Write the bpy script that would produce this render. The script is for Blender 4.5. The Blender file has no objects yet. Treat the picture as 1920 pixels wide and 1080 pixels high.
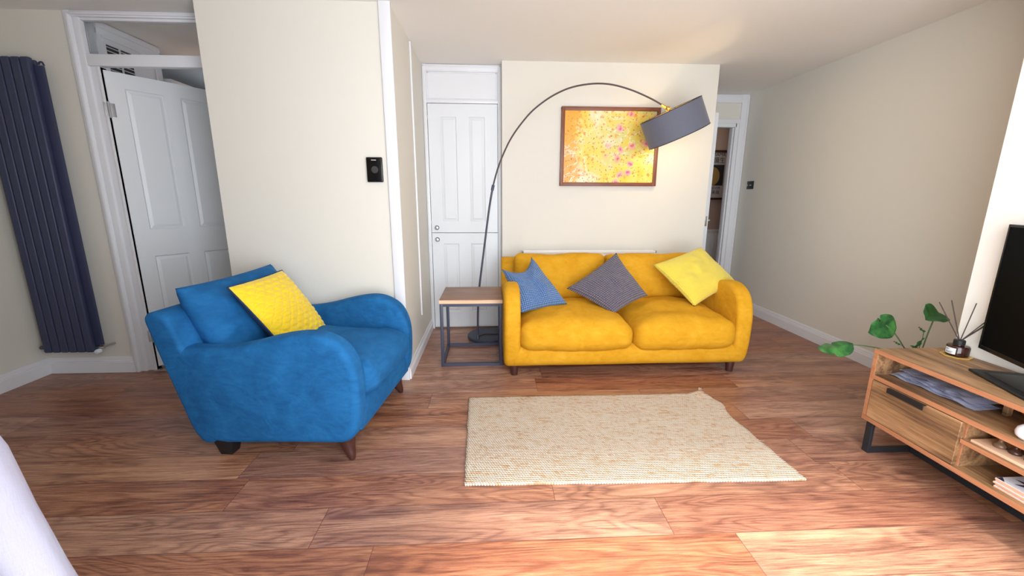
import bpy, bmesh, math, random
from mathutils import Vector, Matrix, noise, Euler
random.seed(7)
sc = bpy.context.scene
C = sc.collection
PI = math.pi
CEIL = 2.389

# ------------------------------------------------------------------ camera, world, lights, exposure
F_PX, PITCH, YAW, ROLL = 783.0, .2153, .0502, .0028
cam_d = bpy.data.cameras.new('camera'); cam = bpy.data.objects.new('camera', cam_d); C.objects.link(cam)
fwd = Vector((math.sin(YAW)*math.cos(PITCH), math.cos(YAW)*math.cos(PITCH), -math.sin(PITCH)))
rgt = Vector((math.cos(YAW), -math.sin(YAW), 0)); upv = rgt.cross(fwd)
r2 = rgt*math.cos(ROLL)+upv*math.sin(ROLL); u2 = -rgt*math.sin(ROLL)+upv*math.cos(ROLL)
m3 = Matrix((r2, u2, -fwd)).transposed()
cam.matrix_world = Matrix.Translation((0, 0, 1.27)) @ m3.to_4x4()
cam_d.sensor_width = 36; cam_d.lens = F_PX/1920*36; cam_d.clip_start = .02
sc.camera = cam

sc.view_settings.view_transform = 'Standard'; sc.view_settings.look = 'None'
sc.view_settings.gamma = 1; sc.view_settings.use_curve_mapping = False
sc.view_settings.exposure = 0.22

w = bpy.data.worlds.new('world'); sc.world = w; w.use_nodes = True
bg = w.node_tree.nodes['Background']; bg.inputs[0].default_value = (.80, .90, 1.0, 1); bg.inputs[1].default_value = 1.2

def area(name, loc, rot, sx, sy, power, col, spread=180):
    d = bpy.data.lights.new(name, 'AREA'); d.shape = 'RECTANGLE'; d.size = sx; d.size_y = sy
    d.energy = power; d.color = col; d.spread = math.radians(spread)
    o = bpy.data.objects.new(name, d); C.objects.link(o); o.location = loc; o.rotation_euler = rot
    return o
def point(name, loc, power, col, r=.03):
    d = bpy.data.lights.new(name, 'POINT'); d.energy = power; d.color = col; d.shadow_soft_size = r
    o = bpy.data.objects.new(name, d); C.objects.link(o); o.location = loc
    return o
# daylight entering through the wide window in the wall behind the camera
area('window_daylight', (.70, -.285, 1.22), (math.radians(93), 0, 0), 1.9, 2.0, 100, (.90, .955, 1.0))
sd = bpy.data.lights.new('hazy_sun', 'SUN'); sd.energy = 14.0; sd.angle = math.radians(16); sd.color = (1, .93, .84)
sun = bpy.data.objects.new('hazy_sun', sd); C.objects.link(sun)
sun.rotation_euler = Vector((.05, .62, -.78)).to_track_quat('-Z', 'Y').to_euler()
# halls: rear and left lamps are unseen fills, added to brighten them
area('rear_hall_fill', (2.9, 5.3, 2.36), (0, 0, 0), .4, .4, 2.0, (1, .86, .78))
point('left_hall_fill', (-2.1, 4.9, 1.95), 7.0, (.78, .89, 1.0), .08)
point('far_room_warm_light', (-2.42, 3.90, 1.99), .7, (1, .50, .18), .01)

# ------------------------------------------------------------------ materials
def srgb(r, g, b):
    f = lambda c: (c/255/12.92) if c/255 <= .04045 else ((c/255+.055)/1.055)**2.4
    return (f(r), f(g), f(b), 1)
class NT:
    def __init__(s, name):
        s.m = bpy.data.materials.new(name); s.m.use_nodes = True; s.t = s.m.node_tree
        s.b = s.t.nodes['Principled BSDF']
    def n(s, kind, **k):
        o = s.t.nodes.new(kind)
        for a, v in k.items(): setattr(o, a, v)
        return o
    def l(s, a, b): s.t.links.new(a, b)
    def math(s, op, a, b=None, c=None):
        o = s.n('ShaderNodeMath', operation=op)
        for i, v in enumerate((a, b, c)):
            if v is None: continue
            if isinstance(v, (int, float)): o.inputs[i].default_value = v
            else: s.l(v, o.inputs[i])
        return o.outputs[0]
    def ramp(s, f, stops, interp='LINEAR'):
        o = s.n('ShaderNodeValToRGB'); o.color_ramp.interpolation = interp
        e = o.color_ramp.elements
        while len(e) < len(stops): e.new(.5)
        for i, (p, c) in enumerate(stops): e[i].position = p; e[i].color = c
        s.l(f, o.inputs[0]); return o.outputs[0]
    def noise(s, vec, scale, detail=4, rough=.5, dist=0):
        o = s.n('ShaderNodeTexNoise'); o.inputs['Scale'].default_value = scale; o.inputs['Detail'].default_value = detail
        o.inputs['Roughness'].default_value = rough; o.inputs['Distortion'].default_value = dist
        if vec is not None: s.l(vec, o.inputs['Vector'])
        return o.outputs['Fac']
    def mix(s, f, a, b, mode='MIX'):
        o = s.n('ShaderNodeMix', data_type='RGBA', blend_type=mode)
        for i, v in ((0, f), (6, a), (7, b)):
            if isinstance(v, (int, float)): o.inputs[i].default_value = v
            elif isinstance(v, tuple): o.inputs[i].default_value = v
            else: s.l(v, o.inputs[i])
        return o.outputs[2]
    def bump(s, h, strength=.3, dist=.01):
        o = s.n('ShaderNodeBump'); o.inputs['Strength'].default_value = strength; o.inputs['Distance'].default_value = dist
        s.l(h, o.inputs['Height']); s.l(o.outputs[0], s.b.inputs['Normal'])
    def obj(s): return s.n('ShaderNodeTexCoord').outputs['Object']
    def uv(s): return s.n('ShaderNodeTexCoord').outputs['UV']
    def mapping(s, vec, scale=(1, 1, 1), loc=(0, 0, 0), rot=(0, 0, 0)):
        o = s.n('ShaderNodeMapping'); s.l(vec, o.inputs[0]); o.inputs['Scale'].default_value = scale
        o.inputs['Location'].default_value = loc; o.inputs['Rotation'].default_value = rot
        return o.outputs[0]
    def sep(s, vec):
        o = s.n('ShaderNodeSeparateXYZ'); s.l(vec, o.inputs[0]); return o.outputs
    def comb(s, x, y, z=0.):
        o = s.n('ShaderNodeCombineXYZ')
        for i, v in enumerate((x, y, z)):
            if isinstance(v, (int, float)): o.inputs[i].default_value = v
            else: s.l(v, o.inputs[i])
        return o.outputs[0]
    def col(s, c): 
        if isinstance(c, tuple): s.b.inputs['Base Color'].default_value = c
        else: s.l(c, s.b.inputs['Base Color'])
    def set(s, **k):
        for a, v in k.items(): s.b.inputs[a.replace('_', ' ')].default_value = v

def simple(name, c, rough=.5, metal=0., bump=0., bscale=60, var=0.):
    n = NT(name); n.set(Roughness=rough, Metallic=metal)
    v = n.obj()
    if var:
        f = n.noise(v, bscale*.1, 3)
        d = tuple(max(0, x*(1-var)) for x in c[:3])+(1,)
        n.col(n.mix(f, c, d))
    else: n.col(c)
    if bump: n.bump(n.noise(v, bscale, 3), bump, .002)
    return n.m

M = {}
M['wall'] = simple('wall_paint', srgb(220, 217, 208), .75, 0, .15, 220, .02)
M['wall_white'] = simple('white_wall_paint', srgb(238, 236, 230), .75, 0, .1, 220, .02)
M['ceiling'] = simple('ceiling_paint', srgb(236, 234, 230), .8, 0, .1, 180, .02)
M['trim'] = simple('white_gloss_paint', srgb(226, 228, 233), .35, 0, .05, 40, .02)
M['door'] = simple('white_door_paint', srgb(222, 226, 231), .4, 0, .05, 80, .02)
M['hall_wall'] = simple('hall_wall_paint', srgb(176, 152, 138), .8, 0, .1, 200, .03)
M['hall_grey'] = simple('hall_grey_paint', srgb(200, 205, 212), .8, 0, .1, 200, .03)
M['back_board'] = simple('shade_dark_back', srgb(62, 52, 46), .8)  # dark brown puts the shade at the compartment backs into the panel colour
M['hinge'] = simple('worn_hinge', srgb(170, 170, 172), .5, .5)
M['anthracite'] = simple('anthracite_metal', srgb(58, 64, 92), .5, .1, .1, 300, .05)
M['white_metal'] = simple('white_enamel', srgb(236, 236, 236), .35)
M['chrome'] = simple('chrome', srgb(205, 205, 208), .2, 1)

M['steel_dark'] = simple('dark_steel', srgb(70, 74, 92), .5, .3, .1, 200, .05)
M['black_metal'] = simple('black_metal', srgb(40, 42, 48), .5, .2, .05, 150)
M['black_gloss'] = simple('black_gloss_plastic', srgb(10, 10, 12), .18)
M['black_matt'] = simple('black_matt_plastic', srgb(22, 22, 25), .5)
M['screen'] = simple('tv_screen_glass', srgb(5, 6, 10), .35)
M['screen'].node_tree.nodes['Principled BSDF'].inputs['Specular IOR Level'].default_value = .06
M['grey_dot'] = simple('grey_dial', srgb(46, 46, 48), .5)
M['pale_print'] = simple('pale_print', srgb(215, 215, 215), .6)
M['brass'] = simple('brass', srgb(214, 178, 96), .25, 1)
M['gold'] = simple('gold_lining', srgb(226, 190, 110), .35, .6)
M['dark_wood'] = simple('dark_wood', srgb(72, 40, 34), .4, 0, .1, 90, .2)
M['soil'] = simple('soil', srgb(60, 45, 35), .95, 0, .8, 60, .4)
M['pot'] = simple('grey_pot', srgb(120, 118, 115), .6, 0, .2, 60, .1)
M['threshold'] = simple('aluminium_strip', srgb(190, 180, 175), .4, .6)
M['pink_brown'] = simple('terracotta_orange', srgb(196, 92, 32), .45, 0, .1, 60, .15)
M['egg'] = simple('white_ceramic', srgb(232, 232, 240), .3, 0, .02, 30, .03)
M['piece'] = simple('turned_dark_wood_piece', srgb(70, 46, 36), .3, .1, 0, 60, .3)
M['piece_light'] = simple('turned_walnut_piece', srgb(120, 92, 70), .3, .1, 0, 60, .3)
M['clear_white'] = simple('white_cable', srgb(225, 225, 225), .5)
M['valve'] = simple('white_valve_cap', srgb(225, 232, 240), .3)
M['mortar'] = simple('ply_edge', srgb(226, 178, 148), .6, 0, .1, 80, .15)

def wood(name, light, mid, dark, axis='X', scale=1.0, rough=.45, contrast=1.0, knots=True):
    n = NT(name); v = n.obj()
    st = {'X': (1, 9, 9), 'Y': (9, 1, 9), 'Z': (9, 9, 1)}[axis]
    v1 = n.mapping(v, tuple(s*scale for s in st))
    big = n.noise(v1, 1.6, 5, .55, 1.2)
    st2 = {'X': (3, 90, 90), 'Y': (90, 3, 90), 'Z': (90, 90, 3)}[axis]
    fine = n.noise(n.mapping(v, tuple(s*scale for s in st2)), 1.5, 4, .7, .3)
    f = n.math('ADD', n.math('MULTIPLY', big, .65), n.math('MULTIPLY', fine, .35))
    c = n.ramp(f, [(.5-.18/contrast, dark), (.5, mid), (.5+.16/contrast, light)])
    if knots:
        k = n.n('ShaderNodeTexVoronoi'); k.inputs['Scale'].default_value = 1.0
        kk = {'X': (2, 6, 6), 'Y': (6, 2, 6), 'Z': (6, 6, 2)}[axis]
        n.l(n.mapping(v, tuple(s*scale*1.3 for s in kk)), k.inputs['Vector'])
        kf = n.ramp(k.outputs['Distance'], [(.02, (1, 1, 1, 1)), (.10, (0, 0, 0, 1))])
        c = n.mix(n.math('MULTIPLY', kf, .6), c, dark)
    n.col(c); n.set(Roughness=rough); n.bump(fine, .12, .002)
    return n.m
M['oak'] = wood('oak_laminate', srgb(184, 142, 102), srgb(146, 110, 76), srgb(90, 64, 44), 'Y', .8, .5, 1.5)
M['oak_edge'] = wood('oak_edge_band', srgb(192, 134, 98), srgb(180, 122, 86), srgb(150, 96, 66), 'Y', 1.5, .5, .8, False)
M['oak_dark'] = wood('table_top_oak', srgb(170, 138, 116), srgb(146, 114, 96), srgb(110, 82, 70), 'X', 1.2, .5, 1.0, False)
M['pale_edge'] = wood('pale_edge_band', srgb(232, 198, 164), srgb(222, 184, 150), srgb(200, 160, 126), 'X', 1.2, .5, 1.0, False)
M['walnut'] = wood('walnut_frame', srgb(150, 92, 66), srgb(124, 72, 50), srgb(96, 54, 38), 'X', 2, .45, .9, False)
M['walnut_v'] = wood('walnut_frame_upright', srgb(150, 92, 66), srgb(124, 72, 50), srgb(96, 54, 38), 'Z', 2, .45, .9, False)
M['board'] = wood('pale_beech_board', srgb(240, 206, 176), srgb(232, 192, 160), srgb(205, 160, 128), 'Y', 2, .5, .8, False)

def floor_mat():
    n = NT('laminate_floor'); v = n.obj(); x, y, z = n.sep(v)
    PW, PL = .2055, 1.38
    ry = n.math('DIVIDE', n.math('SUBTRACT', y, 1.335-.2055*20), PW)
    row = n.math('FLOOR', ry); fy = n.math('FRACT', ry)
    wn = n.n('ShaderNodeTexWhiteNoise', noise_dimensions='1D'); n.l(row, wn.inputs['W'])
    rx = n.math('ADD', n.math('DIVIDE', n.math('ADD', x, 20.), PL), wn.outputs['Value'])
    ix = n.math('FLOOR', rx); fx = n.math('FRACT', rx)
    wn2 = n.n('ShaderNodeTexWhiteNoise', noise_dimensions='2D'); n.l(n.comb(ix, row), wn2.inputs['Vector'])
    rnd = wn2.outputs['Value']; rcol = n.sep(wn2.outputs['Color'])
    off = n.math('MULTIPLY', rnd, 37.)
    p = n.comb(n.math('ADD', x, off), n.math('ADD', y, n.math('MULTIPLY', rcol[1], 11.)), off)
    # flowing grain: distorted rings stretched along the board
    d = n.noise(n.mapping(p, (.9, 5.5, 1)), 1.2, 2, .5, .4)
    rings = n.math('SINE', n.math('MULTIPLY', n.math('ADD', n.math('MULTIPLY', d, 2.4), n.math('MULTIPLY', y, 1.2)), 42.))
    rings = n.math('ADD', n.math('MULTIPLY', rings, .5), .5)
    fine = n.noise(n.mapping(p, (4, 120, 1)), 1.3, 6, .8, .5)
    blot = n.noise(n.mapping(p, (.8, 7., 1)), 1.6, 5, .6, .6)
    pore = n.noise(n.mapping(p, (16, 190, 1)), 1., 2, .5, 0)
    f = n.math('ADD', n.math('MULTIPLY', rings, .05), n.math('ADD', n.math('MULTIPLY', fine, .58), n.math('MULTIPLY', blot, .40)))
    c = n.ramp(f, [(.36, srgb(92, 58, 50)), (.46, srgb(136, 92, 76)), (.53, srgb(162, 114, 92)), (.66, srgb(194, 146, 118))])
    pf = n.ramp(pore, [(.32, (1, 1, 1, 1)), (.42, (0, 0, 0, 1))])
    c = n.mix(n.math('MULTIPLY', pf, .25), c, srgb(84, 48, 40))
    cath = n.ramp(rings, [(.02, (1, 1, 1, 1)), (.22, (0, 0, 0, 1))])
    c = n.mix(n.math('MULTIPLY', cath, n.math('MULTIPLY', n.math('GREATER_THAN', rcol[1], .45), .22)), c, srgb(88, 54, 46))
    # knots
    k = n.n('ShaderNodeTexVoronoi', voronoi_dimensions='2D'); k.inputs['Scale'].default_value = 1.; n.l(n.mapping(p, (1.2, 3.4, 1)), k.inputs['Vector'])
    kf = n.ramp(k.outputs['Distance'], [(.01, (1, 1, 1, 1)), (.09, (0, 0, 0, 1))])
    c = n.mix(n.math('MULTIPLY', kf, .5), c, srgb(74, 44, 38))
    # board to board variation
    hs = n.n('ShaderNodeHueSaturation'); n.l(c, hs.inputs['Color'])
    n.l(n.math('ADD', .86, n.math('MULTIPLY', rnd, .28)), hs.inputs['Value'])
    n.l(n.math('ADD', .92, n.math('MULTIPLY', rcol[2], .22)), hs.inputs['Saturation'])
    n.l(n.math('ADD', .497, n.math('MULTIPLY', rcol[0], .010)), hs.inputs['Hue'])
    c = hs.outputs[0]
    # joints
    ey = n.math('MINIMUM', fy, n.math('SUBTRACT', 1., fy)); ex = n.math('MINIMUM', fx, n.math('SUBTRACT', 1., fx))
    g = n.math('MINIMUM', n.math('DIVIDE', ey, .012), n.math('DIVIDE', ex, .0016))
    g = n.math('MINIMUM', g, 1.)
    c = n.mix(g, srgb(96, 58, 50), c)
    n.col(c); n.set(Roughness=.34)
    n.b.inputs['Specular IOR Level'].default_value = .5
    h = n.math('ADD', n.math('MULTIPLY', g, .6), n.math('MULTIPLY', fine, .25))
    n.bump(h, .22, .003)
    return n.m
M['floor'] = floor_mat()

def velvet(name, base, dark, light, sheen=.35):
    n = NT(name); v = n.obj()
    a = n.noise(v, 4.5, 5, .6, 1.2); b = n.noise(n.mapping(v, (1, 1, 2.2)), 14, 4, .6, .8)
    f = n.math('ADD', n.math('MULTIPLY', a, .6), n.math('MULTIPLY', b, .4))
    n.col(n.ramp(f, [(.34, dark), (.48, base), (.66, light)]))
    n.set(Roughness=.85); n.b.inputs['Sheen Weight'].default_value = sheen
    n.b.inputs['Sheen Roughness'].default_value = .4; n.b.inputs['Sheen Tint'].default_value = light
    n.b.inputs['Specular IOR Level'].default_value = .2
    n.bump(n.math('ADD', n.math('MULTIPLY', n.noise(v, 500, 2), .04), n.noise(n.mapping(v, (1, 1, 1.6)), 7, 3, .5, 2.0)), .35, .012)
    return n.m
M['blue_velvet'] = velvet('blue_velvet', srgb(26, 92, 146), srgb(22, 80, 132), srgb(34, 106, 164))
M['mustard'] = velvet('mustard_velvet', srgb(206, 150, 30), srgb(196, 138, 22), srgb(216, 162, 44), .2)
M['blue_velvet_seam'] = simple('blue_piping', srgb(14, 50, 92), .8)

def waffle(name, base, dark, k=27, s=.9):
    n = NT(name); u = n.sep(n.uv())
    a = n.math('SINE', n.math('MULTIPLY', u[0], k*2*PI)); b = n.math('SINE', n.math('MULTIPLY', u[1], k*2*PI))
    f = n.math('MULTIPLY', n.math('ADD', n.math('MULTIPLY', a, .5), .5), n.math('ADD', n.math('MULTIPLY', b, .5), .5))
    f2 = n.math('POWER', f, .6)
    n.col(n.mix(f2, dark, base)); n.set(Roughness=.9); n.b.inputs['Sheen Weight'].default_value = .2
    n.bump(f2, s, .006)
    return n.m
M['blue_waffle'] = waffle('blue_waffle_fabric', srgb(122, 158, 204), srgb(52, 88, 142))
M['grey_waffle'] = waffle('grey_waffle_fabric', srgb(132, 124, 138), srgb(70, 64, 80))
M['yellow_waffle'] = waffle('yellow_waffle_fabric', srgb(240, 224, 96), srgb(214, 190, 60), 46, .5)
def quiltmat():
    n = NT('yellow_quilted_velvet'); n.set(Roughness=.7); n.b.inputs['Sheen Weight'].default_value = .4
    n.col(n.mix(n.noise(n.obj(), 9, 3), srgb(236, 206, 0), srgb(222, 186, 4))); n.bump(n.noise(n.obj(), 300, 2), .2, .001)
    return n.m
M['yellow_quilt'] = quiltmat()
M['navy_back'] = simple('navy_cushion_edge', srgb(20, 46, 84), .9)

def jute():
    n = NT('jute_weave'); v = n.obj(); x, y, z = n.sep(v)
    R = .0135; S = .0125
    ry = n.math('DIVIDE', y, R); row = n.math('FLOOR', ry); fy = n.math('FRACT', ry)
    wn = n.n('ShaderNodeTexWhiteNoise', noise_dimensions='1D'); n.l(row, wn.inputs['W'])
    sh = n.math('MULTIPLY', wn.outputs['Value'], .35)
    rx = n.math('ADD', n.math('ADD', n.math('DIVIDE', x, S), n.math('MULTIPLY', row, .5)), sh)
    slant = n.math('ADD', rx, n.math('MULTIPLY', fy, .8))
    fx = n.math('FRACT', slant)
    hx = n.math('SINE', n.math('MULTIPLY', fx, PI)); hy = n.math('SINE', n.math('MULTIPLY', fy, PI))
    h = n.math('POWER', n.math('MULTIPLY', hx, hy), .5)
    streak = n.noise(n.mapping(n.comb(x, n.math('MULTIPLY', row, 3.7)), (7, 1, 1)), 1.5, 4, .6)
    wn2 = n.n('ShaderNodeTexWhiteNoise', noise_dimensions='2D'); n.l(n.comb(n.math('FLOOR', slant), row), wn2.inputs['Vector'])
    f = n.math('ADD', n.math('MULTIPLY', streak, .75), n.math('MULTIPLY', wn2.outputs['Value'], .25))
    c = n.ramp(f, [(.30, srgb(216, 178, 140)), (.42, srgb(232, 214, 190)), (.60, srgb(240, 232, 218))])
    c = n.mix(n.math('POWER', h, .8), srgb(158, 118, 86), c)
    n.col(c); n.set(Roughness=.95); n.bump(h, .9, .006)
    return n.m
M['jute'] = jute()

def linen():
    n = NT('white_linen'); v = n.obj()
    n.col(n.mix(n.noise(v, 6, 3), srgb(198, 202, 220), srgb(192, 184, 198))); n.set(Roughness=.9)
    a = n.noise(n.mapping(v, (1, 1, .12)), 380, 2); b = n.noise(n.mapping(v, (.12, .12, 1)), 380, 2)
    n.bump(n.math('ADD', a, b), .35, .001)
    n.b.inputs['Transmission Weight'].default_value = 0
    return n.m
M['linen'] = linen()
def paper():
    n = NT('paper'); n.col(n.mix(n.noise(n.obj(), 12, 3), srgb(236, 238, 250), srgb(214, 218, 244))); n.set(Roughness=.8)
    n.bump(n.noise(n.obj(), 25, 4), .5, .004); return n.m
M['paper'] = paper()
def leafmat():
    n = NT('leaf_green'); v = n.obj()
    n.col(n.ramp(n.noise(v, 14, 4, .6, .5), [(.35, srgb(26, 66, 34)), (.5, srgb(40, 92, 42)), (.68, srgb(66, 122, 54))]))
    n.set(Roughness=.38); n.bump(n.noise(v, 40, 3), .2, .003); return n.m
M['leaf'] = leafmat()
M['stem'] = simple('plant_stem', srgb(96, 124, 78), .6, 0, .2, 60, .2)
M['amber'] = simple('amber_glass', srgb(52, 22, 14), .08, 0)
M['reed'] = simple('dark_reed', srgb(74, 60, 58), .8, 0, .3, 120, .2)
def glass():
    n = NT('window_glass'); n.set(Roughness=.02, IOR=1.2); n.b.inputs['Transmission Weight'].default_value = 1; n.col((1, 1, 1, 1)); return n.m
M['glass'] = glass()
def bulb():
    n = NT('lit_bulb'); n.b.inputs['Emission Color'].default_value = (1, .82, .5, 1); n.b.inputs['Emission Strength'].default_value = 12; return n.m
M['bulb'] = bulb()
def shade():
    n = NT('grey_lamp_shade_fabric'); n.col(n.mix(n.noise(n.obj(), 260, 2), srgb(104, 106, 122), srgb(86, 88, 102))); n.set(Roughness=.8)
    n.b.inputs['Sheen Weight'].default_value = .2; n.bump(n.noise(n.obj(), 500, 2), .3, .001); return n.m
M['shade'] = shade()

def artmat():
    n = NT('splattered_paint_art'); v = n.obj(); x, y, z = n.sep(v)
    p = n.comb(x, z)
    big = n.noise(p, 3.2, 4, .55, .8)
    c = n.ramp(big, [(.34, srgb(240, 196, 60)), (.45, srgb(236, 212, 96)), (.52, srgb(222, 212, 124)), (.59, srgb(232, 224, 176)), (.67, srgb(240, 234, 212))])
    left = n.math('MULTIPLY', n.math('SUBTRACT', -.24, x), 2.0)
    lf = n.math('MULTIPLY', n.ramp(n.math('ADD', left, n.math('MULTIPLY', n.noise(p, 6, 6, .65, 1.2), 1.1)), [(.56, (0, 0, 0, 1)), (.72, (1, 1, 1, 1))]), .85)
    c = n.mix(lf, c, srgb(240, 158, 40))
    veins = n.noise(p, 5, 6, .6, 2.0)
    vf = n.ramp(n.math('ABSOLUTE', n.math('SUBTRACT', veins, .5)), [(.0, (1, 1, 1, 1)), (.022, (0, 0, 0, 1))])
    vm = n.ramp(n.noise(p, 2.6, 2), [(.42, (0, 0, 0, 1)), (.58, (1, 1, 1, 1))])
    c = n.mix(n.math('MULTIPLY', vf, vm), c, srgb(255, 246, 230))
    # pink splats on the right
    def spots(scale, lo, hi, colr, seed, mask=None, amt=1.):
        nonlocal c
        k = n.n('ShaderNodeTexVoronoi', voronoi_dimensions='2D'); k.inputs['Scale'].default_value = scale
        wv = n.n('ShaderNodeVectorMath', operation='ADD'); n.l(p, wv.inputs[0])
        dn = n.n('ShaderNodeTexNoise'); dn.inputs['Scale'].default_value = scale*2.2; n.l(p, dn.inputs['Vector'])
        sc_ = n.n('ShaderNodeVectorMath', operation='SCALE'); n.l(dn.outputs['Color'], sc_.inputs[0]); sc_.inputs['Scale'].default_value = .6/scale
        n.l(sc_.outputs[0], wv.inputs[1])
        n.l(n.mapping(wv.outputs[0], (1, 1, 1), (seed, seed*.7, 0)), k.inputs['Vector'])
        f = n.ramp(k.outputs['Distance'], [(lo, (1, 1, 1, 1)), (hi, (0, 0, 0, 1))])
        pick = n.math('GREATER_THAN', n.sep(k.outputs['Color'])[0], .45)
        f = n.math('MULTIPLY', f, pick)
        if mask is not None: f = n.math('MULTIPLY', f, mask)
        c = n.mix(n.math('MULTIPLY', f, amt), c, colr)
    rmask = n.ramp(n.math('ADD', x, .5), [(.42, (0, 0, 0, 1)), (.58, (1, 1, 1, 1))])
    spots(9, .14, .36, srgb(244, 156, 176), 1.3, rmask, .85)
    spots(9, .03, .15, srgb(232, 64, 130), 1.3, rmask, .95)
    spots(14, .05, .20, srgb(240, 130, 60), 4.1, None, .85)
    spots(26, .05, .17, srgb(170, 100, 20), 7.7, None, .9)
    spots(20, .03, .13, srgb(222, 60, 60), 9.2, None, .85)
    n.col(c); n.set(Roughness=.5); return n.m
M['art'] = artmat()

# ------------------------------------------------------------------ mesh helpers
def finish(bm, smooth=None):
    bmesh.ops.recalc_face_normals(bm, faces=bm.faces)
    if smooth is not None:
        for f in bm.faces: f.smooth = True
        if smooth < 180:
            a = math.radians(smooth)
            for e in bm.edges:
                if len(e.link_faces) == 2 and e.calc_face_angle(0) > a: e.smooth = False
def xf(o):
    return Matrix.Translation(o.location) @ o.rotation_euler.to_matrix().to_4x4()
def wm(o):
    m = xf(o)
    while o.parent: o = o.parent; m = xf(o) @ m
    return m
def obj(name, bm, mat, parent=None, smooth=35, world=False, label=None):
    """link the bmesh as one mesh object; world=True: vertices are in world space"""
    finish(bm, smooth)
    me = bpy.data.meshes.new(name)
    if parent is not None and world: bm.transform(wm(parent).inverted())
    bm.to_mesh(me); bm.free()
    for m in (mat if isinstance(mat, list) else [mat]): me.materials.append(m)
    o = bpy.data.objects.new(name, me); C.objects.link(o)
    if parent is not None: o.parent = parent
    if label: o['label'] = label
    return o
def centre(o):
    """put a top-level mesh's origin at its base centre"""
    vs = [v.co for v in o.data.vertices]
    c = Vector(((min(v.x for v in vs)+max(v.x for v in vs))/2, (min(v.y for v in vs)+max(v.y for v in vs))/2, min(v.z for v in vs)))
    o.data.transform(Matrix.Translation(-c)); o.location = c
    return o
def thing(name, label, cat, loc=(0, 0, 0), rz=0, group=None):
    o = bpy.data.objects.new(name, None); C.objects.link(o); o.empty_display_size = .1
    o.location = loc; o.rotation_euler = (0, 0, rz); o['label'] = label; o['category'] = cat
    if group: o['group'] = group
    return o
def tag(o, label, cat, group=None):
    o['label'] = label; o['category'] = cat
    if group: o['group'] = group
    return centre(o)
def struct(name, bm, mat, parent=None, smooth=35, label=None):
    o = obj(name, bm, mat, parent, smooth, world=True, label=label)
    if parent is None: o['kind'] = 'structure'
    return o
def merge(bm, b2):
    me = bpy.data.meshes.new('t'); b2.to_mesh(me); bm.from_mesh(me); bpy.data.meshes.remove(me); b2.free()
def box(x0, x1, y0, y1, z0, z1, bev=0, seg=2, bm=None, rot=None, piv=None):
    b = bmesh.new(); bmesh.ops.create_cube(b, size=1)
    b.transform(Matrix.Translation(((x0+x1)/2, (y0+y1)/2, (z0+z1)/2)) @ Matrix.Diagonal((abs(x1-x0), abs(y1-y0), abs(z1-z0), 1)))
    if bev: bmesh.ops.bevel(b, geom=b.edges[:], offset=bev, segments=seg, affect='EDGES', profile=.5)
    if rot is not None:
        p = Matrix.Translation(piv or (0, 0, 0)); b.transform(p @ rot @ p.inverted())
    if bm is None: return b
    merge(bm, b); return bm
def tube(pts, r, bm=None, seg=10, closed_ends=True, rads=None):
    b = bmesh.new(); P = [Vector(p) for p in pts]; rings = []
    up = Vector((0, 0, 1)); prev = None
    for i, p in enumerate(P):
        d = (P[min(i+1, len(P)-1)]-P[max(i-1, 0)]).normalized()
        if prev is None:
            a = d.cross(up)
            if a.length < .05: a = d.cross(Vector((0, 1, 0)))
            a.normalize()
        else: a = (prev-d*prev.dot(d)).normalized()
        prev = a; c = d.cross(a); rr = rads[i] if rads else r
        rings.append([b.verts.new(p+a*rr*math.cos(2*PI*k/seg)+c*rr*math.sin(2*PI*k/seg)) for k in range(seg)])
    for i in range(len(rings)-1):
        for k in range(seg):
            b.faces.new((rings[i][k], rings[i][(k+1) % seg], rings[i+1][(k+1) % seg], rings[i+1][k]))
    if closed_ends: b.faces.new(rings[0]); b.faces.new(rings[-1])
    if bm is None: return b
    merge(bm, b); return bm
def smooth_path(pts, n=8):
    P = [Vector(p) for p in pts]; out = []
    for i in range(len(P)-1):
        p0, p1, p2, p3 = P[max(i-1, 0)], P[i], P[i+1], P[min(i+2, len(P)-1)]
        for k in range(n):
            t = k/n
            out.append(.5*((2*p1)+(-p0+p2)*t+(2*p0-5*p1+4*p2-p3)*t*t+(-p0+3*p1-3*p2+p3)*t**3))
    out.append(P[-1]); return out
def lathe(prof, loc=(0, 0, 0), seg=32, bm=None, mat=None):
    b = bmesh.new(); rings = []
    for r, z in prof:
        rings.append([b.verts.new((max(r, 1e-4)*math.cos(2*PI*k/seg), max(r, 1e-4)*math.sin(2*PI*k/seg), z)) for k in range(seg)])
    for i in range(len(rings)-1):
        for k in range(seg): b.faces.new((rings[i][k], rings[i][(k+1) % seg], rings[i+1][(k+1) % seg], rings[i+1][k]))
    if prof[0][0] > 1e-3: b.faces.new(rings[0])
    if prof[-1][0] > 1e-3 : b.faces.new(rings[-1])
    bmesh.ops.remove_doubles(b, verts=b.verts, dist=1e-5)
    b.transform(Matrix.Translation(loc) @ (mat or Matrix.Identity(4)))
    if bm is None: return b
    merge(bm, b); return bm
def chaikin(P, it=2):
    for _ in range(it):
        Q = []
        for i in range(len(P)):
            a, b = P[i], P[(i+1) % len(P)]
            Q.append((a[0]*.75+b[0]*.25, a[1]*.75+b[1]*.25)); Q.append((a[0]*.25+b[0]*.75, a[1]*.25+b[1]*.75))
        P = Q
    return P
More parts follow.
